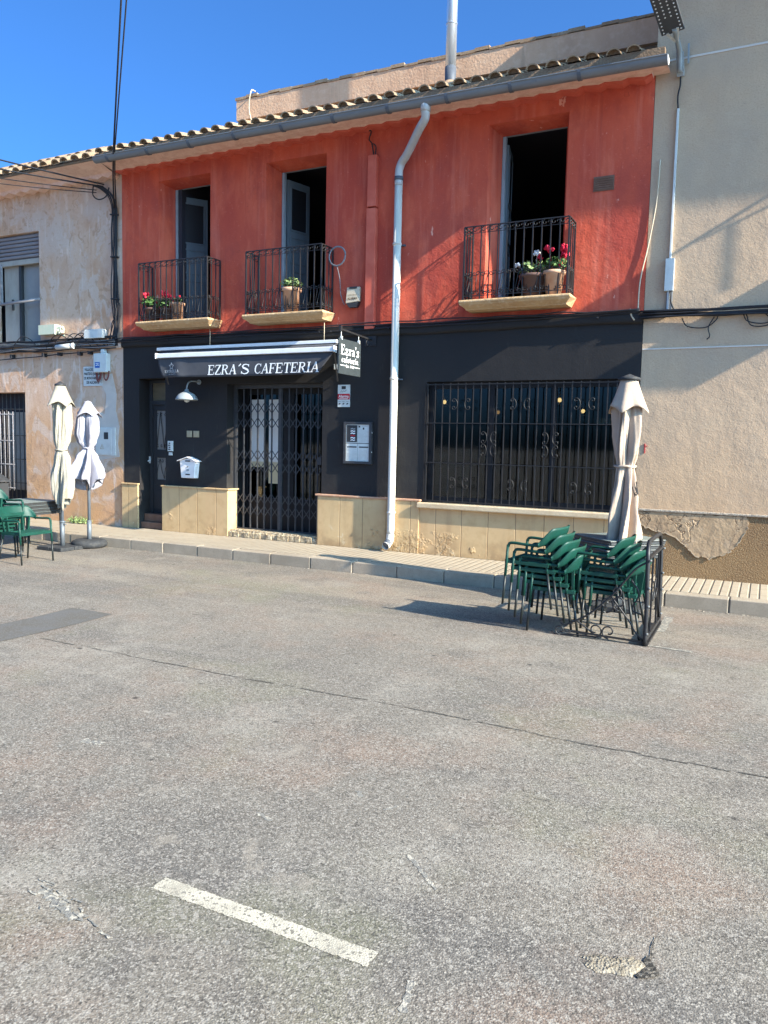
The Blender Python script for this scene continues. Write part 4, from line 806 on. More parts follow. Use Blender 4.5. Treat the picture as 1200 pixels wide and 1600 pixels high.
sk = thing('alarm_sign', 'white alarm notice with red band below the hanging sign', 'sign', (-5.65, 0, 2.08))
b = MB(); b.box(-5.755, -5.55, -.008, -.001, 2.075, 2.40); obj('panel', b, 'plastic_grey', sk)
b = MB(); b.box(-5.754, -5.551, -.011, -.0085, 2.185, 2.268); obj('red_band', b, 'redink', sk)
fk = lambda x0, z0, y=-.0135: (lambda u, v, l: (x0+u, y, z0+v))
b = MB(); plain_text(b, 'Alarma', fk(-5.738, 2.212), .042, .17, bold=.01); ribbon(b, [(0, 0), (.15, 0)], .006, fk(-5.73, 2.197), 0); obj('lettering', b, 'letter', sk)
b = MB(); b.box(-5.69, -5.62, -.011, -.0085, 2.335, 2.38)
ribbon(b, [(0, 0), (.02, .025), (.03, .0), (.05, .02), (.07, .01), (.10, .035)], .006, fk(-5.705, 2.29), 0)
for k in range(3):
    ribbon(b, [(0, 0), (.03, .012)], .018, fk(-5.735+.066*k, 2.115), 0); ribbon(b, [(0, 0), (.04, 0)], .004, fk(-5.74+.066*k, 2.155), 0)
obj('pictograms', b, 'darkgrey', sk)

mn = thing('menu_case', 'black framed menu case with printed menus beside the downpipe', 'menu', (-5.39, 0, 1.26))
b = MB(); b.box(-5.625, -5.16, -.03, -.001, 1.245, 1.855); b.box(-5.625, -5.585, -.05, -.03, 1.245, 1.855); b.box(-5.20, -5.16, -.05, -.03, 1.245, 1.855); b.box(-5.585, -5.20, -.05, -.03, 1.245, 1.28); b.box(-5.585, -5.20, -.05, -.03, 1.82, 1.855)
b.tube([(-5.158, -.04, 1.70), (-5.15, -.04, 1.70)], .012, 6, 1); b.tube([(-5.158, -.04, 1.42), (-5.15, -.04, 1.42)], .012, 6, 1); obj('case', b, ['iron_grey', 'plastic_grey'], mn, bevel=.003)
b = MB(); b.box(-5.584, -5.395, -.034, -.0305, 1.55, 1.818); b.box(-5.39, -5.201, -.034, -.0305, 1.55, 1.818); b.box(-5.584, -5.395, -.034, -.0305, 1.282, 1.54); b.box(-5.39, -5.201, -.034, -.0305, 1.282, 1.54); obj('paper', b, 'plastic_grey', mn)
b = MB(); y_ = -.0355; fm = lambda x0, z0: (lambda u, v, l: (x0+u, y_-.0003*l, z0+v))
b.box(-5.574, -5.402, -.0362, -.0345, 1.562, 1.808, 0)
for k in range(6):
    ribbon(b, [(0, 0), (.025, .012), (.05, 0), (.075, .008)], .016, lambda u, v, l, k=k: (-5.51+u, -.0375, 1.585+.033*k+v), 0, (1, 3, 2, 3, 1, 4)[k])
random.seed(11)
for k in range(11): ribbon(b, [(0, 0), (random.uniform(.06, .15), 0)], .005, fm(-5.375+random.uniform(0, .02), 1.575+.017*k), 0, 5)
b.box(-5.38, -5.355, -.036, -.0345, 1.775, 1.80, 0); b.box(-5.31, -5.285, -.036, -.0345, 1.745, 1.775, 0); ribbon(b, [(0, 0), (.1, 0)], .01, fm(-5.33, 1.79), 0, 5)
for c_ in (-5.575, -5.38):
    ribbon(b, [(0, 0), (.155, 0)], .018, fm(c_+.012, 1.49), 0, 0)
    for q in (0, .085):
        for k in range(11):
            if random.random() < .85: ribbon(b, [(0, 0), (random.uniform(.03, .07), 0)], .004, fm(c_+.01+q, 1.30+.0155*k), 0, 5)
obj('printing', b, ['darkgrey', 'petal_white', 'redink', 'letter', 'lampgrey', 'letter_grey'], mn)

mb_ = thing('mailbox', 'white metal mailbox with pointed roof on the black wall', 'mailbox', (-8.5, 0, .9))
b = MB(); b.prism([(-8.645, -.115, .915), (-8.375, -.115, .915), (-8.345, -.115, 1.20), (-8.50, -.115, 1.24), (-8.675, -.115, 1.20)], (0, .112, 0)); obj('body', b, 'white_mail', mb_, bevel=.008)
b = MB()
for s, xe in ((-1, -8.715), (1, -8.315)): b.prism([(xe, -.14, 1.185), (-8.505, -.14, 1.252), (-8.505, -.14, 1.266), (xe, -.14, 1.199)][::s], (0, .138, 0))
obj('roof', b, 'white_mail', mb_, bevel=.003)
b = MB(); b.box(-8.555, -8.455, -.121, -.116, 1.185, 1.205); b.box(-8.55, -8.46, -.121, -.116, .965, .985); b.tube([(-8.505, -.122, 1.10), (-8.505, -.115, 1.10)], .010, 8); obj('slot', b, 'darkgrey', mb_)
b = MB(); b.box(-8.53, -8.48, -.1185, -.1155, 1.035, 1.06); obj('badge', b, 'lampgrey', mb_)

for i, (xa, xb) in enumerate(((-8.615, -8.505), (-8.475, -8.36))):
    b = MB(); b.box(xa, xb, -.014, -.001, 1.585, 1.69); b.box(xa+.02, xb-.02, -.020, -.014, 1.605, 1.67)
    tag(obj('switch_plate', b, 'brass', bevel=.003, loc=((xa+xb)/2, 0, 1.585)), ('left of the two dull brass plates above the mailbox', 'right of the two dull brass plates above the mailbox')[i], 'switch plate', 'brass plates above the mailbox')
ic = thing('intercom', 'white intercom panel beside the narrow house door', 'intercom', (-8.96, 0, 1.29))
b = MB(); b.box(-9.01, -8.91, -.03, -.001, 1.345, 1.515); b.box(-8.995, -8.925, -.022, -.001, 1.275, 1.325); obj('panel', b, 'plastic_grey', ic, bevel=.004)
b = MB()
for k in range(4): b.box(-8.995+.012*(k % 2), -8.95, -.034, -.0305, 1.365+.034*k, 1.385+.034*k)
obj('button', b, 'darkgrey', ic)

wl = thing('wall_lamp', 'grey dome wall lamp on a curved neck above the mailbox', 'wall lamp', (-8.42, 0, 2.48))
b = MB(); b.lathe([(.175, 0), (.178, .012), (.165, .045), (.13, .09), (.08, .12), (.035, .135), (.03, .17), (.02, .175)], (-8.39, -.27, 2.175), 24); b.lathe([(.17, .002), (.15, .045), (.08, .11), (.0, .118)], (-8.39, -.27, 2.175), 24); obj('lamp_shade', b, 'lampgrey', wl)
b = MB(); b.tube(smooth([(-8.39, -.27, 2.34), (-8.385, -.265, 2.41), (-8.375, -.22, 2.47), (-8.365, -.12, 2.485), (-8.36, -.01, 2.48)], 6), .0125, 8); b.tube([(-8.36, -.018, 2.48), (-8.36, -.001, 2.48)], .04, 12); obj('neck', b, 'lampgrey', wl)
b = MB(); b.blob((-8.39, -.27, 2.185), .05, 10, jit=0); obj('bulb', b, 'plastic_grey', wl)

# pendant lamps inside
for i, (x, y, z, lb) in enumerate(((-4.46, 1.0, 2.20, 'lit pendant lamp nearest the left end of the barred window'), (-2.70, 1.0, 2.22, 'brightest lit pendant lamp right of the middle of the barred window'), (-4.0, 2.2, 2.10, 'dim amber pendant lamp in the middle of the cafe window'), (-2.62, 2.2, 2.12, 'small lit pendant lamp at the right of the cafe window'))):
    t = thing('pendant_lamp', lb, 'pendant lamp', (x, y, z), 0, 'pendant lamps inside the cafe')
    b = MB(); b.blob((0, 0, 0), .032, 8, jit=0); obj('bulb', b, 'bulb' if i != 2 else 'amber', t, local=True)
    b = MB(); b.lathe([(.05, -.075), (.075, -.03), (.07, .03), (.04, .08)], (0, 0, 0), 12); obj('glass_shade', b, 'amber', t, local=True).data.materials[0] = MT['glass']
    b = MB(); b.tube([(0, 0, .07), (0, 0, .8)], .008, 5); b.lathe([(.045, .075), (.03, .12), (.012, .14)], (0, 0, 0), 12); obj('cord', b, 'iron', t, local=True)
b = MB(); b.box(-2.02, -1.885, .22, .24, 1.85, 1.935); b.box(-1.86, -1.73, .22, .24, 1.85, 1.935); tag(obj('wall_shelf', b, 'tan_board', loc=(-1.9, .22, 1.85)), 'tan wooden boards seen through the right end of the cafe window', 'shelf')

# ---- fittings on the old house
mt = thing('meter_cabinet', 'cream electricity meter cabinet with warning triangle on grey cement patch', 'meter cabinet', (-10.43, 0, 1.24))
b = MB(); b.box(-10.67, -10.205, -.022, -.003, 1.235, 1.725); b.box(-10.65, -10.29, -.028, -.022, 1.255, 1.705); obj('door', b, 'meter', mt, bevel=.004)
b = MB(); b.box(-10.46, -10.36, -.031, -.0285, 1.52, 1.64); obj('meter_window', b, 'darkgrey', mt)
b = MB(); fq = lambda u, v, l: (-10.55+u, -.031, 1.35+v); ribbon(b, [(0, 0), (.09, 0), (.045, .085), (0, 0)], .010, fq, 0); ribbon(b, [(.045, .06), (.04, .035), (.05, .035), (.043, .012)], .008, fq, 1); obj('warning_triangle', b, 'tan_board', mt)
pb = thing('cable_box', 'white cable box with blue label under the cable bundle', 'cable box', (-10.46, 0, 2.68))
b = MB(); b.box(-10.61, -10.31, -.11, -.003, 2.675, 3.0); b.box(-10.47, -10.38, -.08, -.01, 3.0, 3.07); obj('casing', b, 'plastic_grey', pb, bevel=.01)
b = MB(); b.box(-10.57, -10.455, -.113, -.1105, 2.75, 2.85); obj('label_plate', b, 'blueink', pb)
b = MB(); ribbon(b, [(0, 0), (.05, .012), (.08, 0)], .012, lambda u, v, l: (-10.55+u, -.1145, 2.79+v), 0); ribbon(b, [(0, 0), (.07, 0)], .008, lambda u, v, l: (-10.55+u, -.1145, 2.825+v), 0); obj('label_print', b, 'letter', pb)
b = MB()
for x0, x1, d_ in ((-10.60, -10.48, .17), (-10.42, -10.30, .15), (-10.585, -10.49, .14)): b.tube(smooth([(x0, -.05, 2.69), (x0+.015, -.06, 2.69-d_*.7), ((x0+x1)/2, -.06, 2.69-d_), (x1-.015, -.06, 2.69-d_*.6), (x1, -.05, 2.70)], 5), .012, 6)
tag(obj('cable_loop', b, 'cable_red', loc=(-10.45, -.05, 2.6)), 'red-brown cable loops hanging under the white cable box', 'cable')
pl = thing('wall_plaque', 'tiled plaque with black lettering partly hidden by the cable box', 'plaque', (-10.72, 0, 2.46))
b = MB(); b.box(-10.96, -10.50, -.010, .003, 2.45, 2.79); obj('tile_panel', b, 'plastic_grey', pl)
b = MB()
for k, (tx, wd) in enumerate((('VILLA DE PINOSO', .40), ('PARTIDO JUDICIAL', .42), ('DE MONOVAR PROVª', .42), ('DE ALICANTE', .30))):
    plain_text(b, tx, lambda u, v, l, k=k, wd=wd: (-10.73-wd/2+u, -.0125, 2.715-.075*k+v), .048, wd, bold=.02)
obj('lettering', b, 'ink', pl)
b = MB(); b.box(-10.81, -10.38, -.13, -.003, 3.26, 3.40); b.box(-10.80, -10.39, -.115, -.01, 3.40, 3.415); tag(obj('junction_box', b, 'plastic_grey', bevel=.01, loc=(-10.6, 0, 3.26)), 'wide pale grey junction box on top of the cable bundle by the cable riser', 'junction box')
b = MB(); b.box(-11.93, -11.52, -.14, -.003, 3.37, 3.54); b.box(-11.50, -11.42, -.10, -.01, 3.40, 3.5)
for k in range(10): b.blob((-11.46+random.uniform(-.05, .16), -.1+random.uniform(-.05, .03), 3.44+random.uniform(-.10, .08)), .022, 5)
tag(obj('junction_box', b, 'plastic_green', bevel=.008, loc=(-11.7, 0, 3.37)), 'pale green connection box beside the old house window with ragged end', 'junction box')
b = MB(); b.tube([(-11.52, -.1, 3.14), (-11.12, -.1, 3.15)], .045, 8); b.tube([(-11.14, -.1, 3.15), (-11.08, -.1, 3.15)], .052, 8); tag(obj('cable_sleeve', b, 'plastic_grey', loc=(-11.3, -.1, 3.15)), 'pale tubular cable sleeve lying on the cable bundle', 'cable sleeve')

# ---- cables
def sag(a, c, s, n_=10, jy=.0, jz=.0):
    a = Vector(a); c = Vector(c)
    return [a+(c-a)*(i/n_)+Vector((0, random.uniform(-jy, jy), -s*4*(i/n_)*(1-i/n_)+random.uniform(-jz, jz))) for i in range(n_+1)]
random.seed(21)
b = MB()
for k in range(16):
    z0 = random.uniform(3.08, 3.26); b.tube(smooth(sag((-19, -.06-random.uniform(0, .06), z0), (-10.12, -.05-random.uniform(0, .06), z0+random.uniform(-.02, .04)), random.uniform(-.01, .05), 22, .012, .02), 2), random.choice((.008, .010, .014)), 5, 0 if k % 5 else 1)
b.tube(smooth(sag((-19, -.05, 2.97), (-10.5, -.05, 3.05), .07, 16, .01, .01), 2), .010, 5)
for x_ in (-12.75, -11.9, -11.5, -11.0, -10.75): b.box(x_-.02, x_+.02, -.09, -.0, 2.98+random.uniform(0, .04), 3.05)
for k in range(6):
    x_ = random.uniform(-12.9, -10.6); b.tube(smooth([(x_, -.09, 3.1), (x_+.1, -.11, 3.22), (x_+.28, -.1, 3.36), (x_+.5, -.08, 3.3), (x_+.7, -.06, 3.12)], 4), .008, 5)
tag(obj('cable_bundle', b, ['cable', 'cable_grey'], loc=(-12, -.05, 3.1)), 'thick bundle of black cables running along the old house wall', 'cables')
b = MB()
for k in range(9):
    x_ = -10.16+random.uniform(-.05, .06); b.tube(smooth([(x_+random.uniform(-.12, .05), -.06, 3.12), (x_+random.uniform(-.06, .02), -.05, 3.5)]+[(x_+random.uniform(-.014, .014), -.035-random.uniform(0, .03), 3.6+.3*i) for i in range(7)]+[(x_-.06, -.06, 5.62), (x_-.22, -.09, 5.76), (x_-.34, -.11, 5.81)], 3), random.choice((.009, .012, .015)), 5)
for k in range(5): b.tube(smooth([(-10.13, -.05, 4.7-.2*k), (-10.07, -.06, 4.2-.1*k), (-10.05+random.uniform(-.03, .04), -.05, 3.7), (-10.12, -.06, 3.2)], 5), .006, 5)
b.tube(smooth([(-10.55, -.12, 5.82), (-10.56, -.12, 5.66), (-10.45, -.1, 5.58), (-10.3, -.08, 5.62), (-10.24, -.07, 5.76)], 6), .011, 6)
for z_ in (5.3, 4.6, 3.9): b.box(-10.21, -10.09, -.09, 0, z_, z_+.02)
tag(obj('cable_riser', b, 'cable', loc=(-10.15, -.05, 3.2)), 'upright bundle of black cables at the corner of the red building', 'cables')
b = MB()
for k in range(4): b.tube(smooth(sag((-10.1, -.06-.012*k, 3.17+.02*k), (-1.5, -.06-.012*k, 3.20+.015*k), random.uniform(-.02, .03), 26, .006, .012), 2), .009, 5)
for x_ in (-8.95, -6.3, -6.05, -5.85, -4.9, -2.0): b.tube([(x_, -.10, 3.17), (x_, -.045, 3.17)], .012, 6)
tag(obj('cable_run', b, 'cable', loc=(-5.8, -.06, 3.18)), 'thin black cables pinned along the ledge above the cafe front', 'cables')
b = MB()
for k in range(9):
    z0 = 3.14+random.uniform(0, .075); b.tube(smooth(sag((-1.5, -.04-random.uniform(0, .04), z0), (9, -.04-random.uniform(0, .04), z0-.02), random.uniform(0, .02), 22, .008, .012), 2), random.choice((.009, .013)), 5)
for pts in ([(-1.02, -.03, 3.12), (-.95, -.03, 3.02), (-.75, -.03, 3.0), (-.64, -.03, 3.08), (-.62, -.03, 3.14)], [(-.66, -.03, 3.12), (-.72, -.03, 3.0), (-.70, -.03, 2.9), (-.73, -.03, 2.86)], [(-.35, -.03, 3.13), (-.3, -.03, 3.05), (-.12, -.03, 3.02), (.05, -.03, 3.1)], [(-.15, -.03, 3.15), (0, -.03, 3.04), (.2, -.03, 3.1)], [(-.32, -.03, 3.13), (-.26, -.03, 3.0), (-.08, -.03, 3.0), (-.02, -.03, 3.12)]):
    b.tube(smooth(pts, 5), .007, 5)
tag(obj('cable_bundle', b, 'cable', loc=(0, -.04, 3.15)), 'black cable bundle with dangling loops along the beige wall', 'cables')
b = MB(); b.tube(smooth([(-1.36, -.02, 5.0), (-1.38, -.02, 4.5), (-1.45, -.02, 4.0), (-1.52, -.03, 3.6), (-1.53, -.04, 3.2)], 5), .008, 6); b.tube(smooth([(-1.62, -.05, 3.26), (-1.60, -.05, 3.18), (-1.56, -.05, 3.12)], 4), .012, 5)
tag(obj('loose_cable', b, 'cable_tan', loc=(-1.45, -.02, 3.2)), 'thin cream cable curving down beside the right edge of the red wall', 'cable')
for i, (p, q, s, r, lb) in enumerate((((-10.32, -.10, 5.81), (-14.5, -2.8, 6.84), .05, .013, 'topmost thick overhead cable reaching the cable riser from the left'), ((-10.34, -.10, 5.78), (-14.5, -2.8, 6.54), .08, .012, 'second overhead cable from the top, left of the cable riser'), ((-10.5, -.10, 5.74), (-14.5, -2.8, 6.25), .08, .008, 'third thin overhead cable crossing the old house eaves'), ((-10.5, -.10, 5.70), (-14.5, -2.8, 6.12), .10, .007, 'lowest thin overhead cable crossing the old house eaves'))):
    b = MB(); b.tube(smooth(sag(p, q, s, 8), 3), r, 6); tag(obj('overhead_cable', b, 'cable', loc=p), lb, 'cable', 'overhead cables meeting at the corner')
for i, (p, q, r, lb) in enumerate((((-10.10, -.10, 5.4), (-6.49, -3.32, 8.57), .014, 'left one of two cables rising steeply into the sky'), ((-10.05, -.10, 5.4), (-6.33, -3.32, 8.53), .011, 'right one of two cables rising steeply into the sky'))):
    b = MB(); b.tube([p, (-9.86+.04*i, -.35, 5.80), (-9.50+.03*i, -.69, 6.05+.01*i), q], r, 6); tag(obj('rising_cable', b, 'cable', loc=p), lb, 'cable', 'cables rising into the sky')
b = MB(); b.tube(smooth([(-5.22, -.03, 5.58), (-5.25, -.04, 5.75), (-5.30, -.03, 5.82), (-5.26, -.05, 5.92), (-5.36, -.04, 5.93)], 6), .009, 5); b.tube(smooth([(-5.20, -.03, 5.58), (-5.18, -.05, 5.7), (-5.24, -.05, 5.74), (-5.22, -.03, 5.62)], 6), .008, 5)
tag(obj('wire_tangle', b, 'cable', loc=(-5.22, -.03, 5.58)), 'tangled black wire ends above the red trunking', 'wire')
b = MB(); b.tube([(p[0], -.15, p[1]) for p in spiral(-5.72, 4.22, .14, .13, 0, 4*PI, 40)], .010, 5); b.tube(smooth([(-5.72, -.15, 4.08), (-5.70, -.10, 3.9), (-5.72, -.03, 3.7), (-5.66, -.02, 3.55)], 5), .007, 5)
tag(obj('coiled_cable', b, 'cable_grey', loc=(-5.72, -.15, 4.2)), 'coil of grey cable hanging beside the middle balcony railing', 'cable')

# ---- street lamp on the beige wall
lm = thing('street_lamp', 'dark flat street lamp with rows of white lenses on beige wall', 'street lamp', (-1.18, 0, 6.0))
b = MB(); b.bar((-1.18, -.02, 5.92), (-1.19, -.12, 6.15), .075, .05); b.tube(smooth([(-1.185, -.06, 5.95), (-1.19, -.14, 6.12), (-1.205, -.3, 6.2), (-1.215, -.5, 6.24)], 5), .032, 8); b.bar((-1.10, -.03, 6.05), (-1.105, -.05, 6.26), .02); obj('arm', b, 'lampgrey', lm)
c0 = Vector((-1.235, -.44, 6.235)); ax = Vector((-.13, -.95, .27)).normalized(); sx_ = Vector((1, -.12, .06)); sx_ = (sx_-ax*sx_.dot(ax)).normalized(); nz = sx_.cross(ax).normalized()
if nz.z > 0: nz = -nz
b = MB(); b.obox(c0+ax*.36, (sx_, ax, nz), .125, .36, .014); b.obox(c0+ax*.10+nz*-.03, (sx_, ax, nz), .07, .12, .03); obj('head', b, 'led_plate', lm, bevel=.006)
b = MB()
for i in range(4):
    for j in range(13):
        if i in (1, 2) and j < 4: continue
        b.blob(c0+ax*(.035+.053*j)+sx_*(-.093+.062*i)+nz*.016, .010, 6, jit=0, flat=.8)
obj('lenses', b, 'led', lm)
b = MB(); b.bar(c0+ax*.02+nz*.02+sx_*-.06, Vector((-1.21, -.30, 6.18)), .03, .012); b.bar(c0+ax*.06+nz*.02+sx_*.06, Vector((-1.20, -.30, 6.18)), .03, .012); obj('bracket', b, 'plastic_grey', lm)
b = MB(); b.box(-1.20, -1.175, -.03, .004, 3.20, 5.56, 0); b.box(-1.235, -1.135, -.055, .004, 3.45, 3.83, 0); b.box(-1.21, -1.14, -.02, .004, 3.18, 3.45, 1); b.tube(smooth([(-1.165, -.04, 3.45), (-1.15, -.04, 3.32), (-1.10, -.05, 3.2)], 5), .012, 5, 2)
tag(obj('cable_conduit', b, ['plastic_grey', 'galv', 'cable'], bevel=.003, loc=(-1.19, 0, 3.2)), 'slim white cable conduit with cover box running up the beige wall', 'conduit')
b = MB(); b.tube(smooth([(-1.19, -.02, 5.55), (-1.20, -.02, 5.7), (-1.18, -.02, 5.82), (-1.18, -.03, 5.93)], 5), .010, 5); tag(obj('lamp_cable', b, 'cable', loc=(-1.19, -.02, 5.55)), 'short black cable between conduit and street lamp', 'cable')

# ================================================================= FLOWER POTS
def leaf_cluster(mb, c, r, n_, sz, up=.3):
    for _ in range(n_):
        d = Vector((random.gauss(0, 1), random.gauss(0, 1), abs(random.gauss(0, 1))*.8+up)).normalized(); p = Vector(c)+Vector((d.x*r, d.y*r, d.z*r*.85))*random.uniform(.45, 1)
        t = Vector((random.gauss(0, 1), random.gauss(0, 1), random.gauss(0, .6))).normalized(); q = t.cross(d).normalized(); s = sz*random.uniform(.6, 1.2)
        mb.poly([p-t*s, p-q*s*.6+d*.004, p+t*s, p+q*s*.6+d*.006])
def pot(x, y, label, r, h, m, flowers, fol='leaf', pr=.17, nl=150, group='flower pots on the balconies'):
    t = thing('flower_pot', label, 'flower pot', (x, y, 3.44), 0, group)
    b = MB(); b.lathe([(r*.72, .0), (r*.98, h*.86), (r*1.1, h*.87), (r*1.12, h), (r*.98, h), (r*.95, h*.9), (0, h*.88)], (0, 0, 0), 18); obj('pot', b, m, t, local=True)
    b = MB(); leaf_cluster(b, (0, 0, h+.02), pr, nl, .032)
    for k in range(8): a_ = random.uniform(0, 6.28); b.tube([(0, 0, h-.02), (math.cos(a_)*pr*.5, math.sin(a_)*pr*.5, h+pr*random.uniform(.5, 1))], .005, 4)
    obj('foliage', b, fol, t, local=True)
    for (dx, dy, dz, rr, mm) in flowers:
        b = MB()
        for _ in range(14):
            v = Vector((random.gauss(0, 1), random.gauss(0, 1), random.gauss(0, 1))).normalized()*rr*random.uniform(.4, .9); b.blob((dx+v.x, dy+v.y, h+dz+v.z*.8), rr*.36, 5, jit=.4)
        b.tube([(dx*.3, dy*.3, h), (dx, dy, h+dz)], .004, 4, 0); obj('flower', b, mm, t, local=True)
random.seed(4)
R_, W_ = 'petal_red', 'petal_white'
pot(-9.13, -.22, 'pot of red geraniums at the left end of the left balcony', .13, .22, 'brown_pot', [(-.07, -.08, .21, .062, R_), (.02, -.06, .13, .042, R_), (.1, -.05, .09, .04, R_)], pr=.22, nl=280)
pot(-8.83, -.20, 'plain pot of red geraniums behind the left balcony grille', .12, .20, 'brown_pot', [(-.03, -.06, .24, .068, R_), (.05, -.06, .19, .055, R_), (.15, -.04, .14, .05, R_)], pr=.19, nl=260)
pot(-8.62, -.22, 'terracotta pot on the left balcony', .105, .28, 'terracotta', [(.02, 0, .10, .03, R_)], pr=.09, nl=60)
pot(-6.45, -.22, 'tall terracotta pot with pale green plant on the middle balcony', .135, .36, 'terracotta', [], 'leaf_pale', pr=.17, nl=230)
pot(-2.80, -.20, 'dark brown pot with white flowers on the right balcony', .17, .28, 'brown_pot', [(-.20, -.06, .13, .045, W_), (.05, -.05, .26, .05, W_), (.09, -.06, .21, .04, R_)], 'leaf_pale', pr=.20, nl=170)
pot(-2.53, -.24, 'terracotta pot with big red geraniums on the right balcony', .13, .30, 'terracotta', [(-.06, -.04, .27, .062, R_), (.12, -.05, .27, .065, R_), (.15, -.03, .20, .06, R_), (.09, -.07, .06, .04, R_)], pr=.19, nl=200)

# ================================================================= PARASOLS
def parasol(x, y, label, m, prof, nf, ph, capz, capr, hat, base, seed, deco=False):
    """prof: (z above road, radius, fold depth)"""
    random.seed(seed)
    t = thing('folded_parasol', label, 'parasol', (x, y, ZR), 0, 'folded parasols outside the cafe')
    amps = [random.uniform(.6, 1.3) for _ in range(nf)]; phs = [random.uniform(-.3, .3) for _ in range(nf)]
    def R(th, i):                                              # i float index into prof
        k = min(int(i), len(prof)-2); f = i-k; f2 = f*f*(3-2*f)
        a, c = prof[k], prof[k+1]; z = a[0]+(c[0]-a[0])*f; r = a[1]+(c[1]-a[1])*f2; d = a[2]+(c[2]-a[2])*f
        tw = th+ph*(prof[0][0]-z); q = (tw/(2*PI)*nf) % nf; kk = int(q); g = q-kk
        sk = .5+.32*math.sin(kk*2.4+1.3*z+seed); fold = (g/sk if g < sk else (1-g)/(1-sk))**.85*amps[kk]; fold2 = .20*math.sin(3*tw+5*z)+.16*math.sin(11*tw-7*z)+.10*math.sin(23*tw+11*z)
        return z, r*(1-d+d*fold*1.25+d*fold2*.5)
    b = MB(); nT, nZ = 150, 56
    def P(u, v):
        z, r = R(2*PI*u, v*(len(prof)-1))
        if v > .93: z += .07*math.sin(nf*PI*u*2+1)*(v-.93)/.07+.05*math.sin(3*PI*u*2)*(v-.93)/.07
        return (r*math.cos(2*PI*u), r*math.sin(2*PI*u), z)
    b.grid(P, nT, nZ); obj('canopy', b, m, t, local=True, solid=.004)
    b = MB(); z0, z1 = capz
    def Q(u, v):
        th = 2*PI*u; zz = z1+(z0-z1)*v; r = capr[0]+(capr[1]-capr[0])*v**1.15; q = abs(math.sin(2*th+.6+.35*math.sin(th))); r *= 1+.26*v*(.5-q)+.07*v*math.sin(3*th+seed)+.04*v*math.sin(7*th); zz += .075*v*v*(q-.5)
        return (r*math.cos(th), r*math.sin(th), zz)
    b.grid(Q, 80, 10); b.lathe([(0, z1+.012), (capr[0], z1)], (0, 0, 0), 24); obj('top_flap', b, m, t, local=True, solid=.004)
    ti = [k for k, p in enumerate(prof) if p[2] < .3 and 0 < k < len(prof)-1][0]
    b = MB(); b.tube([(prof[ti][1]*1.06*math.cos(a*2*PI/20), prof[ti][1]*1.06*math.sin(a*2*PI/20), prof[ti][0]+.006*math.sin(a*1.3)) for a in range(21)], .013, 6); obj('tie_band', b, m, t, local=True)
    if hat: b = MB(); b.lathe([(hat, z1-.01), (hat, z1+.015), (hat*.55, z1+.032), (.012, z1+.055), (0, z1+.058)], (0, 0, 0), 20); obj('cap', b, 'rubber' if hat > .1 else 'darkgrey', t, local=True)
    b = MB(); b.tube([(0, 0, .02), (0, 0, z1)], .024, 10); b.tube([(0, 0, .05), (0, 0, .42)], .034, 10)
    if base == 'tube':
        b.tube([(.03, .0, .38), (.075, 0, .38)], .012, 6); b.lathe([(.038, .40), (.05, .415), (.038, .43)], (0, 0, 0), 10)
    obj('pole', b, 'pole', t, local=True)
    b = MB()
    if base == 'tyre': b.lathe([(0, .125), (.05, .13), (.10, .13), (.20, .125), (.255, .10), (.27, .065), (.255, .02), (.22, 0), (0, 0)][::-1], (0, 0, 0), 36)
    else:
        for (dx, dy) in ((-.26, -.26), (.0, -.26), (-.26, .0), (.0, .0)):
            b.box(dx+.005, dx+.255, dy+.005, dy+.255, 0, .055)
    obj('base', b, 'rubber', t, local=True, bevel=.008 if base != 'tyre' else 0)
    if deco:
        b = MB()
        def fz(th0, zc):
            def f(u, v, l):
                z = zc+v; i = 0
                while i < len(prof)-2 and z < prof[i+1][0]: i += 1
                fr = (prof[i][0]-z)/(prof[i][0]-prof[i+1][0]); r0 = prof[i][1]+(prof[i+1][1]-prof[i][1])*fr
                th = th0+u/max(r0, .05); _, r = R(th, i+min(max(fr, 0), 1)); r = r*1.0+.008+.0006*l
                return (r*math.cos(th), r*math.sin(th), z)
            return f
        f1 = fz(-.30, 1.27)
        for q in range(12):
            for w2 in range(10):
                uu, vv = -.06+.12*q/12, -.09+.18*w2/10
                def inside(u, v):
                    a_ = math.atan2(u, v/1.3); rr = math.hypot(u, v/1.3); k_ = (a_/(2*PI/5)) % 1; k_ = abs(k_-.5)*2
                    return rr < .028+.045*k_**1.5
                if inside(uu+.005, vv+.009): b.poly([f1(uu, vv, 0), f1(uu+.0102, vv, 0), f1(uu+.0102, vv+.0182, 0), f1(uu, vv+.0182, 0)])
        for dz, ch in ((1.00, 'T'), (.90, 'S')):
            word(b, ch, fz(-.42, dz), .085, .085, 0, 1.1)
        obj('printed_logo', b, 'ink', t, local=True)
    return t
parasol(-9.50, -1.78, 'tall cream folded parasol beside the stacked tables on the left', 'fabric_cream', [(2.36, .09, .3), (2.12, .135, .6), (1.85, .138, .75), (1.66, .115, .7), (1.50, .075, .25), (1.36, .115, .7), (1.10, .160, .85), (.92, .150, .9), (.80, .14, .9), (.70, .11, .9)], 5, .9, (2.17, 2.46), (.07, .185), .08, 'tube', 12)
parasol(-9.35, -1.40, 'shorter lilac-white folded parasol on a round rubber base', 'fabric_lilac', [(2.15, .08, .3), (1.95, .135, .6), (1.75, .142, .7), (1.62, .112, .6), (1.53, .072, .2), (1.40, .130, .75), (1.22, .20, .9), (1.10, .225, .95), (1.0, .18, .95)], 6, .35, (2.03, 2.24), (.045, .18), 0, 'tyre', 5)
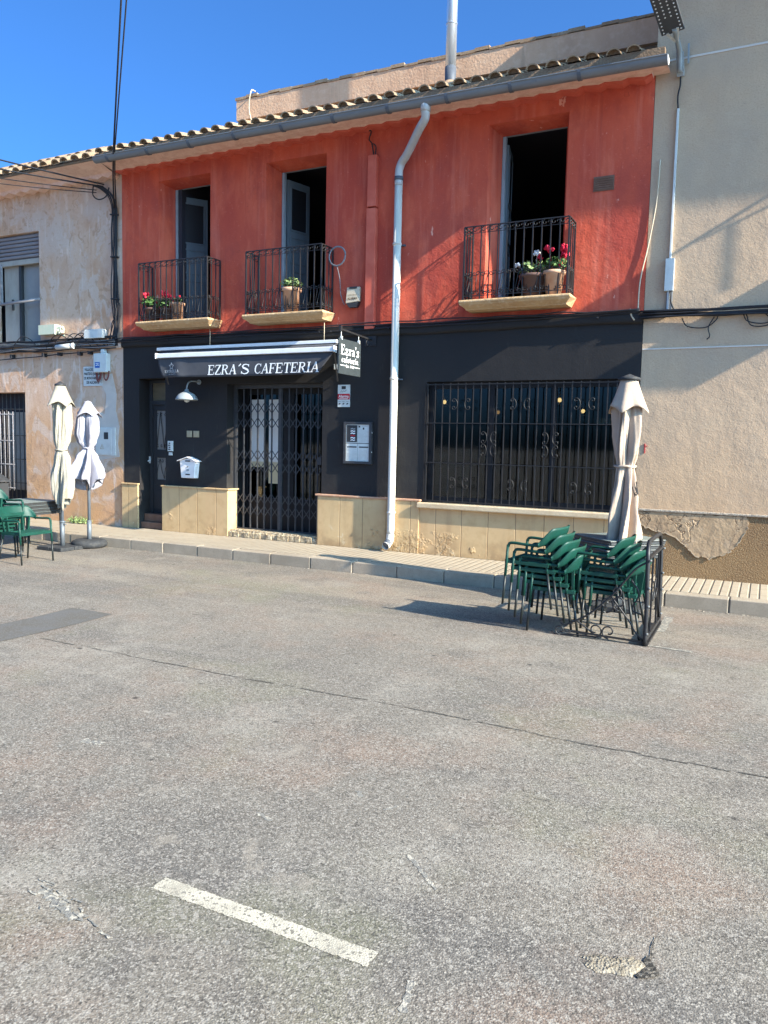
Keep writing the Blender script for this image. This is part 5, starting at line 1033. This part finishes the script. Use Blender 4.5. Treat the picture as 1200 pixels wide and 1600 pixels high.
parasol(-1.34, -1.6, 'pinkish-white folded parasol with grey cap in front of the beige wall', 'fabric_pink', [(2.35, .09, .3), (2.08, .13, .5), (1.85, .13, .55), (1.65, .118, .5), (1.515, .10, .2), (1.38, .118, .5), (1.15, .15, .6), (.95, .178, .65), (.75, .195, .7), (.66, .19, .7)], 7, .5, (2.10, 2.42), (.085, .20), .115, 'plates', 9, True)

# ================================================================= CHAIRS
def make_chair(label):
    t = thing('armchair', label, 'chair', (0, 0, 0), 0, 'green terrace chairs')
    def leg(p, q, rt, up_):
        m = MB(); p = Vector(p); q = Vector(q); c = p+(q-p)*up_
        m.tube([p, c], [rt*1.1, rt*1.05], 8, 0); m.tube([c, q], [rt*.95, rt*.85], 8, 1); return m
    for s in (-1, 1):
        obj('leg', leg((.215, .252*s, .56), (.25, .255*s, 0), .0130, .52), ['chair', 'chair_tube'], t, local=True)
        obj('leg', leg((-.14, .20*s, .41), (-.215, .235*s, 0), .0130, .22), ['chair', 'chair_tube'], t, local=True)
        m = MB(); m.tube(smooth([(.212, .252*s, .545), (.20, .252*s, .575), (.15, .253*s, .582), (.05, .255*s, .576), (-.09, .252*s, .572)], 5), .0135, 8); obj('armrest', m, 'chair', t, local=True)
    m = MB()
    def seat(u, v): return (-.15+.38*u, (.235-.03*(1-u))*(2*v-1), .405+.010*math.cos(PI*(2*v-1))*-1+.012*u-.02*max(0, u-.85)/.15)
    for k in range(7):
        u0, u1 = k/7+.012, (k+1)/7-.012
        a = [seat(u0+(u1-u0)*i/1, j/8) for j in range(9) for i in (0, 1)]
        idx = [m.vert(p) for p in a]; low = [m.vert((p[0], p[1], p[2]-.014)) for p in a]
        for j in range(8):
            m.face((idx[2*j], idx[2*j+1], idx[2*j+3], idx[2*j+2]), 0, True); m.face((low[2*j], low[2*j+2], low[2*j+3], low[2*j+1]), 0, True)
            m.face((idx[2*j+1], low[2*j+1], low[2*j+3], idx[2*j+3]), 0); m.face((idx[2*j], idx[2*j+2], low[2*j+2], low[2*j]), 0)
    for s in (-1, 1): m.bar((-.17, .215*s, .392), (.235, .242*s, .405), .022, .034)
    m.bar((.232, -.25, .402), (.232, .25, .402), .024, .04); m.bar((-.155, -.21, .392), (-.155, .21, .392), .024, .03)
    obj('seat', m, 'chair', t, local=True, bevel=.003)
    m = MB(); N = 28
    def bk(u, v):                                              # u -1..1 across, v 0..1 up
        a = abs(u); th = u*PI/2*1.02; y_ = .262*math.sin(th); x_ = -.075-.115*max(math.cos(th), 0)**.8
        zl = .592-.01*a-.03*a**4; zh = .745-.02*a*a if a < .60 else .745-.02*a*a-((a-.60)/.40)**1.2*.130
        z_ = zl+(zh-zl)*v; return Vector((x_-.42*(z_-.58)*(1-.35*a)-.01*math.sin(PI*v), y_*(1+.10*v*(1-a*.3)), z_))
    F, B = [], []
    for j in range(7):
        F.append([m.vert(bk(-1+2*i/N, j/6)) for i in range(N+1)])
        row = []
        for i in range(N+1):
            u = -1+2*i/N; p = bk(u, j/6); th = u*PI/2; d = Vector((math.cos(th), -math.sin(th), 0))*(.014 if 0 < j < 6 else .010); row.append(m.vert(p+d))
        B.append(row)
    for j in range(6):
        for i in range(N): m.face((F[j][i], F[j][i+1], F[j+1][i+1], F[j+1][i]), 0, True); m.face((B[j][i], B[j+1][i], B[j+1][i+1], B[j][i+1]), 0, True)
    for i in range(N): m.face((F[0][i], B[0][i], B[0][i+1], F[0][i+1]), 0, True); m.face((F[6][i], F[6][i+1], B[6][i+1], B[6][i]), 0, True)
    for i in (0, N):
        for j in range(6): m.face((F[j][i], F[j+1][i], B[j+1][i], B[j][i]), 0)
    for s in (-1, 1):
        m.bar((-.160, .115*s, .38), (-.19, .125*s, .61), .045, .016, up=(0, 1, 0)); m.bar((-.145, .19*s, .39), (-.145, .215*s, .60), .022, .022, up=(0, 1, 0))
    obj('backrest', m, 'chair', t, local=True)
    return t
ORD = ['bottom', 'second', 'third', 'fourth', 'top']
proto = None
def chair(x, y, z, rz, label):
    global proto
    if proto is None:
        proto = make_chair(label); proto.location = (x, y, z); proto.rotation_euler = (0, 0, rz); return proto
    return dup(proto, (x, y, z), rz, label)
for k in range(5):
    nm = ('bottom', 'second lowest', 'middle', 'second highest', 'top')[k]
    chair(-1.66-.054*k, -2.845-.012*k, ZR+.0575*k, PI-.02*k, nm+' green chair of the left stack beside the iron barrier')
for k in range(4):
    nm = ('bottom', 'second lowest', 'third lowest', 'top')[k]
    chair(-1.125-.054*k, -2.735-.012*k, ZR+.0575*k, PI-.06, nm+' green chair of the right stack against the iron barrier')
chair(-8.945, -2.895, ZR, .03, 'single green armchair on the left facing right')
for k in range(5):
    nm = ('bottom', 'second lowest', 'middle', 'second highest', 'top')[k]
    chair(-9.56+.05*k, -3.0, ZR+.0575*k, .05, nm+' green chair of the stack cut by the left picture edge')

# ================================================================= TABLES
def make_table(label, side, h):
    t = thing('terrace_table', label, 'table', (0, 0, 0), 0, 'stacked terrace tables'); s = side/2
    b = MB(); b.box(-s, s, -s, s, h-.020, h, 1); b.m[1] = 0; obj('table_top', b, ['table', 'table_edge'], t, local=True, bevel=.006)  # sides and underside coloured dark for the shade between stacked tops
    b = MB(); e = s-.012
    for (a, c) in (((-e, -e), (e, -e)), ((e, -e), (e, e)), ((e, e), (-e, e)), ((-e, e), (-e, -e))): b.bar((a[0], a[1], h-.032), (c[0], c[1], h-.032), .024, .022)
    obj('rim', b, 'table_edge', t, local=True)
    for i in (-1, 1):
        for j in (-1, 1): b = MB(); b.tube([(i*(s-.03), j*(s-.03), h-.03), (i*(s-.02), j*(s-.02), 0)], .016, 8); b.tube([(i*(s-.02), j*(s-.02), .0), (i*(s-.02), j*(s-.02), .02)], .02, 8); obj('leg', b, 'table_edge', t, local=True)
    return t
nm4 = ('lowest', 'second lowest', 'second highest', 'topmost')
tb = None
for k in range(4):
    lb = nm4[k]+' table of the stack behind the green armchair on the left'; loc = (-10.06-.02*k, -1.98+.012*k, ZR+.048*k)
    if tb is None: tb = make_table(lb, .76, .57); tb.location = loc; tb.rotation_euler = (0, 0, .02)
    else: dup(tb, loc, .02+.01*k, lb)
tb = None
for k in range(4):
    lb = nm4[k]+' table of the stack behind the chairs by the right parasol'; loc = (-1.44+.012*k, -1.46+.01*k, ZR+.05*k)
    if tb is None: tb = make_table(lb, .70, .60); tb.location = loc; tb.rotation_euler = (0, 0, math.radians(46))
    else: dup(tb, loc, math.radians(46), lb)

# ================================================================= IRON BARRIER
br = thing('iron_barrier', 'black wrought iron terrace barrier with scrolls at the right chair stack', 'barrier', (-.86, -2.6, ZR))
b = MB(); xb_ = -.86; ya, yb = -3.12, -2.16
b.tube(smooth([(xb_, ya, ZR), (xb_, ya, .2), (xb_-.01, ya+.01, .58), (xb_-.015, ya+.03, .67), (xb_-.02, ya+.10, .735), (xb_-.02, ya+.2, .75), (xb_-.02, yb-.2, .75), (xb_-.02, yb-.08, .735), (xb_-.015, yb-.01, .66), (xb_-.01, yb, .5), (xb_, yb, ZR)], 5), .019, 8)
b.bar((xb_, ya, ZR+.06), (xb_, yb, ZR+.06), .03, .03); b.bar((xb_, ya+.03, .62), (xb_, yb-.03, .62), .025, .025)
b.bar((xb_, ya, ZR+.012), (xb_, yb, ZR+.012), .05, .02); b.bar((xb_, yb, ZR+.06), (xb_, yb-.32, .25), .02, .02)
for y_ in (ya, yb):
    for z_ in (.60, .36, .20, -.04): b.blob((xb_+.016, y_-.010, z_), .012, 7, 1, jit=0)
b.bar((xb_, ya+.28, ZR+.06), (xb_, ya+.28, .62), .016); b.bar((xb_, yb-.28, ZR+.06), (xb_, yb-.28, .62), .016)
for s in (1, -1): b.tube([(xb_, p[0], p[1]) for p in spiral(-2.64+.1*s, .25, .11, .03, PI/2, PI/2+s*5.4, 16)], .008, 5)
obj('end_frame', b, ['iron', 'bolt'], br)
b = MB(); yf = -3.11
b.tube(smooth([(-.88, yf, .58), (-.98, yf, .50), (-1.15, yf, .27), (-1.34, yf, .08), (-1.48, yf, -.01), (-1.56, yf, -.05), (-1.60, yf, -.03), (-1.585, yf, .0)], 5), .009, 6)
b.bar((-.87, yf, ZR+.03), (-1.50, yf, ZR+.05), .016, .016)
b.tube(smooth([(-1.30, yf, -.10), (-1.42, yf, -.02), (-1.46, yf, .0), (-1.5, yf, -.02)], 5), .008, 5)
for (cx_, cz_, r0, s) in ((-1.29, -.065, .065, 1), (-1.17, -.065, .065, -1), (-1.20, .18, .075, 1), (-1.09, .20, .07, -1), (-1.12, .30, .05, 1), (-1.60, -.10, .05, -1)):
    b.tube([(p[0], yf, p[1]) for p in spiral(cx_, cz_, r0, r0*.3, -PI/2, -PI/2+s*6.6, 22)], .0075, 5)
b.tube(smooth([(-1.16, yf, .25), (-1.0, yf, .05), (-.96, yf, -.02), (-.88, yf, -.11)], 5), .008, 5); b.tube(smooth([(-1.0, yf, .42), (-.93, yf, .3), (-.98, yf, .16), (-.9, yf, .12)], 5), .008, 5)
b.tube(smooth([(-1.23, yf, -.125), (-1.5, yf, -.13), (-1.62, yf, -.15), (-1.68, yf, -.12)], 5), .007, 5)
obj('scroll_rail', b, 'iron', br)

# ================================================================= ODDS AND ENDS
gb = thing('metal_chest', 'dark metal chest with sloping lid in front of the barred doorway', 'chest', (-12.8, -.75, 0))
b = MB(); b.prism([(-13.6, -.92, .0), (-12.18, -.92, .0), (-12.18, -.92, .70), (-13.6, -.92, .70)], (0, .30, 0))
for k in range(4): b.box(-13.6, -12.18, -.93, -.92, .12+.15*k, .15+.15*k)
obj('body', b, 'dark_metal_box', gb, bevel=.01)
b = MB(); b.prism([(-13.6, -.95, .72), (-12.15, -.95, .72), (-12.17, -.95, .745), (-12.55, -.95, .92), (-13.6, -.95, .94)], (0, .36, 0)); obj('lid', b, 'dark_metal_box', gb, bevel=.008)
b = MB(); random.seed(8)
for cx_, n_ in ((-11.15, 150), (-11.0, 170), (-10.86, 120)): leaf_cluster(b, (cx_, -.10, .01), .13, n_, .018, .2)
for k in range(14): x_ = random.uniform(-11.25, -10.8); b.tube([(x_, -.06, 0), (x_+random.uniform(-.05, .05), -.12+random.uniform(-.05, .05), random.uniform(.08, .16))], .004, 4)
tag(obj('weed_clump', b, 'leaf_pale', loc=(-11, -.1, 0)), 'green weeds growing at the foot of the old house wall', 'weeds')
b = MB(); random.seed(31)
for k in range(120):
    x_ = random.uniform(-.9, 3) if random.random() < .6 else random.uniform(-9, 0); b.blob((x_, -1.255-abs(random.gauss(0, .03)), ZR+.004), random.uniform(.004, .013), 5, flat=.5)
struct('gutter_grit', b, 'ledge', kind='stuff')
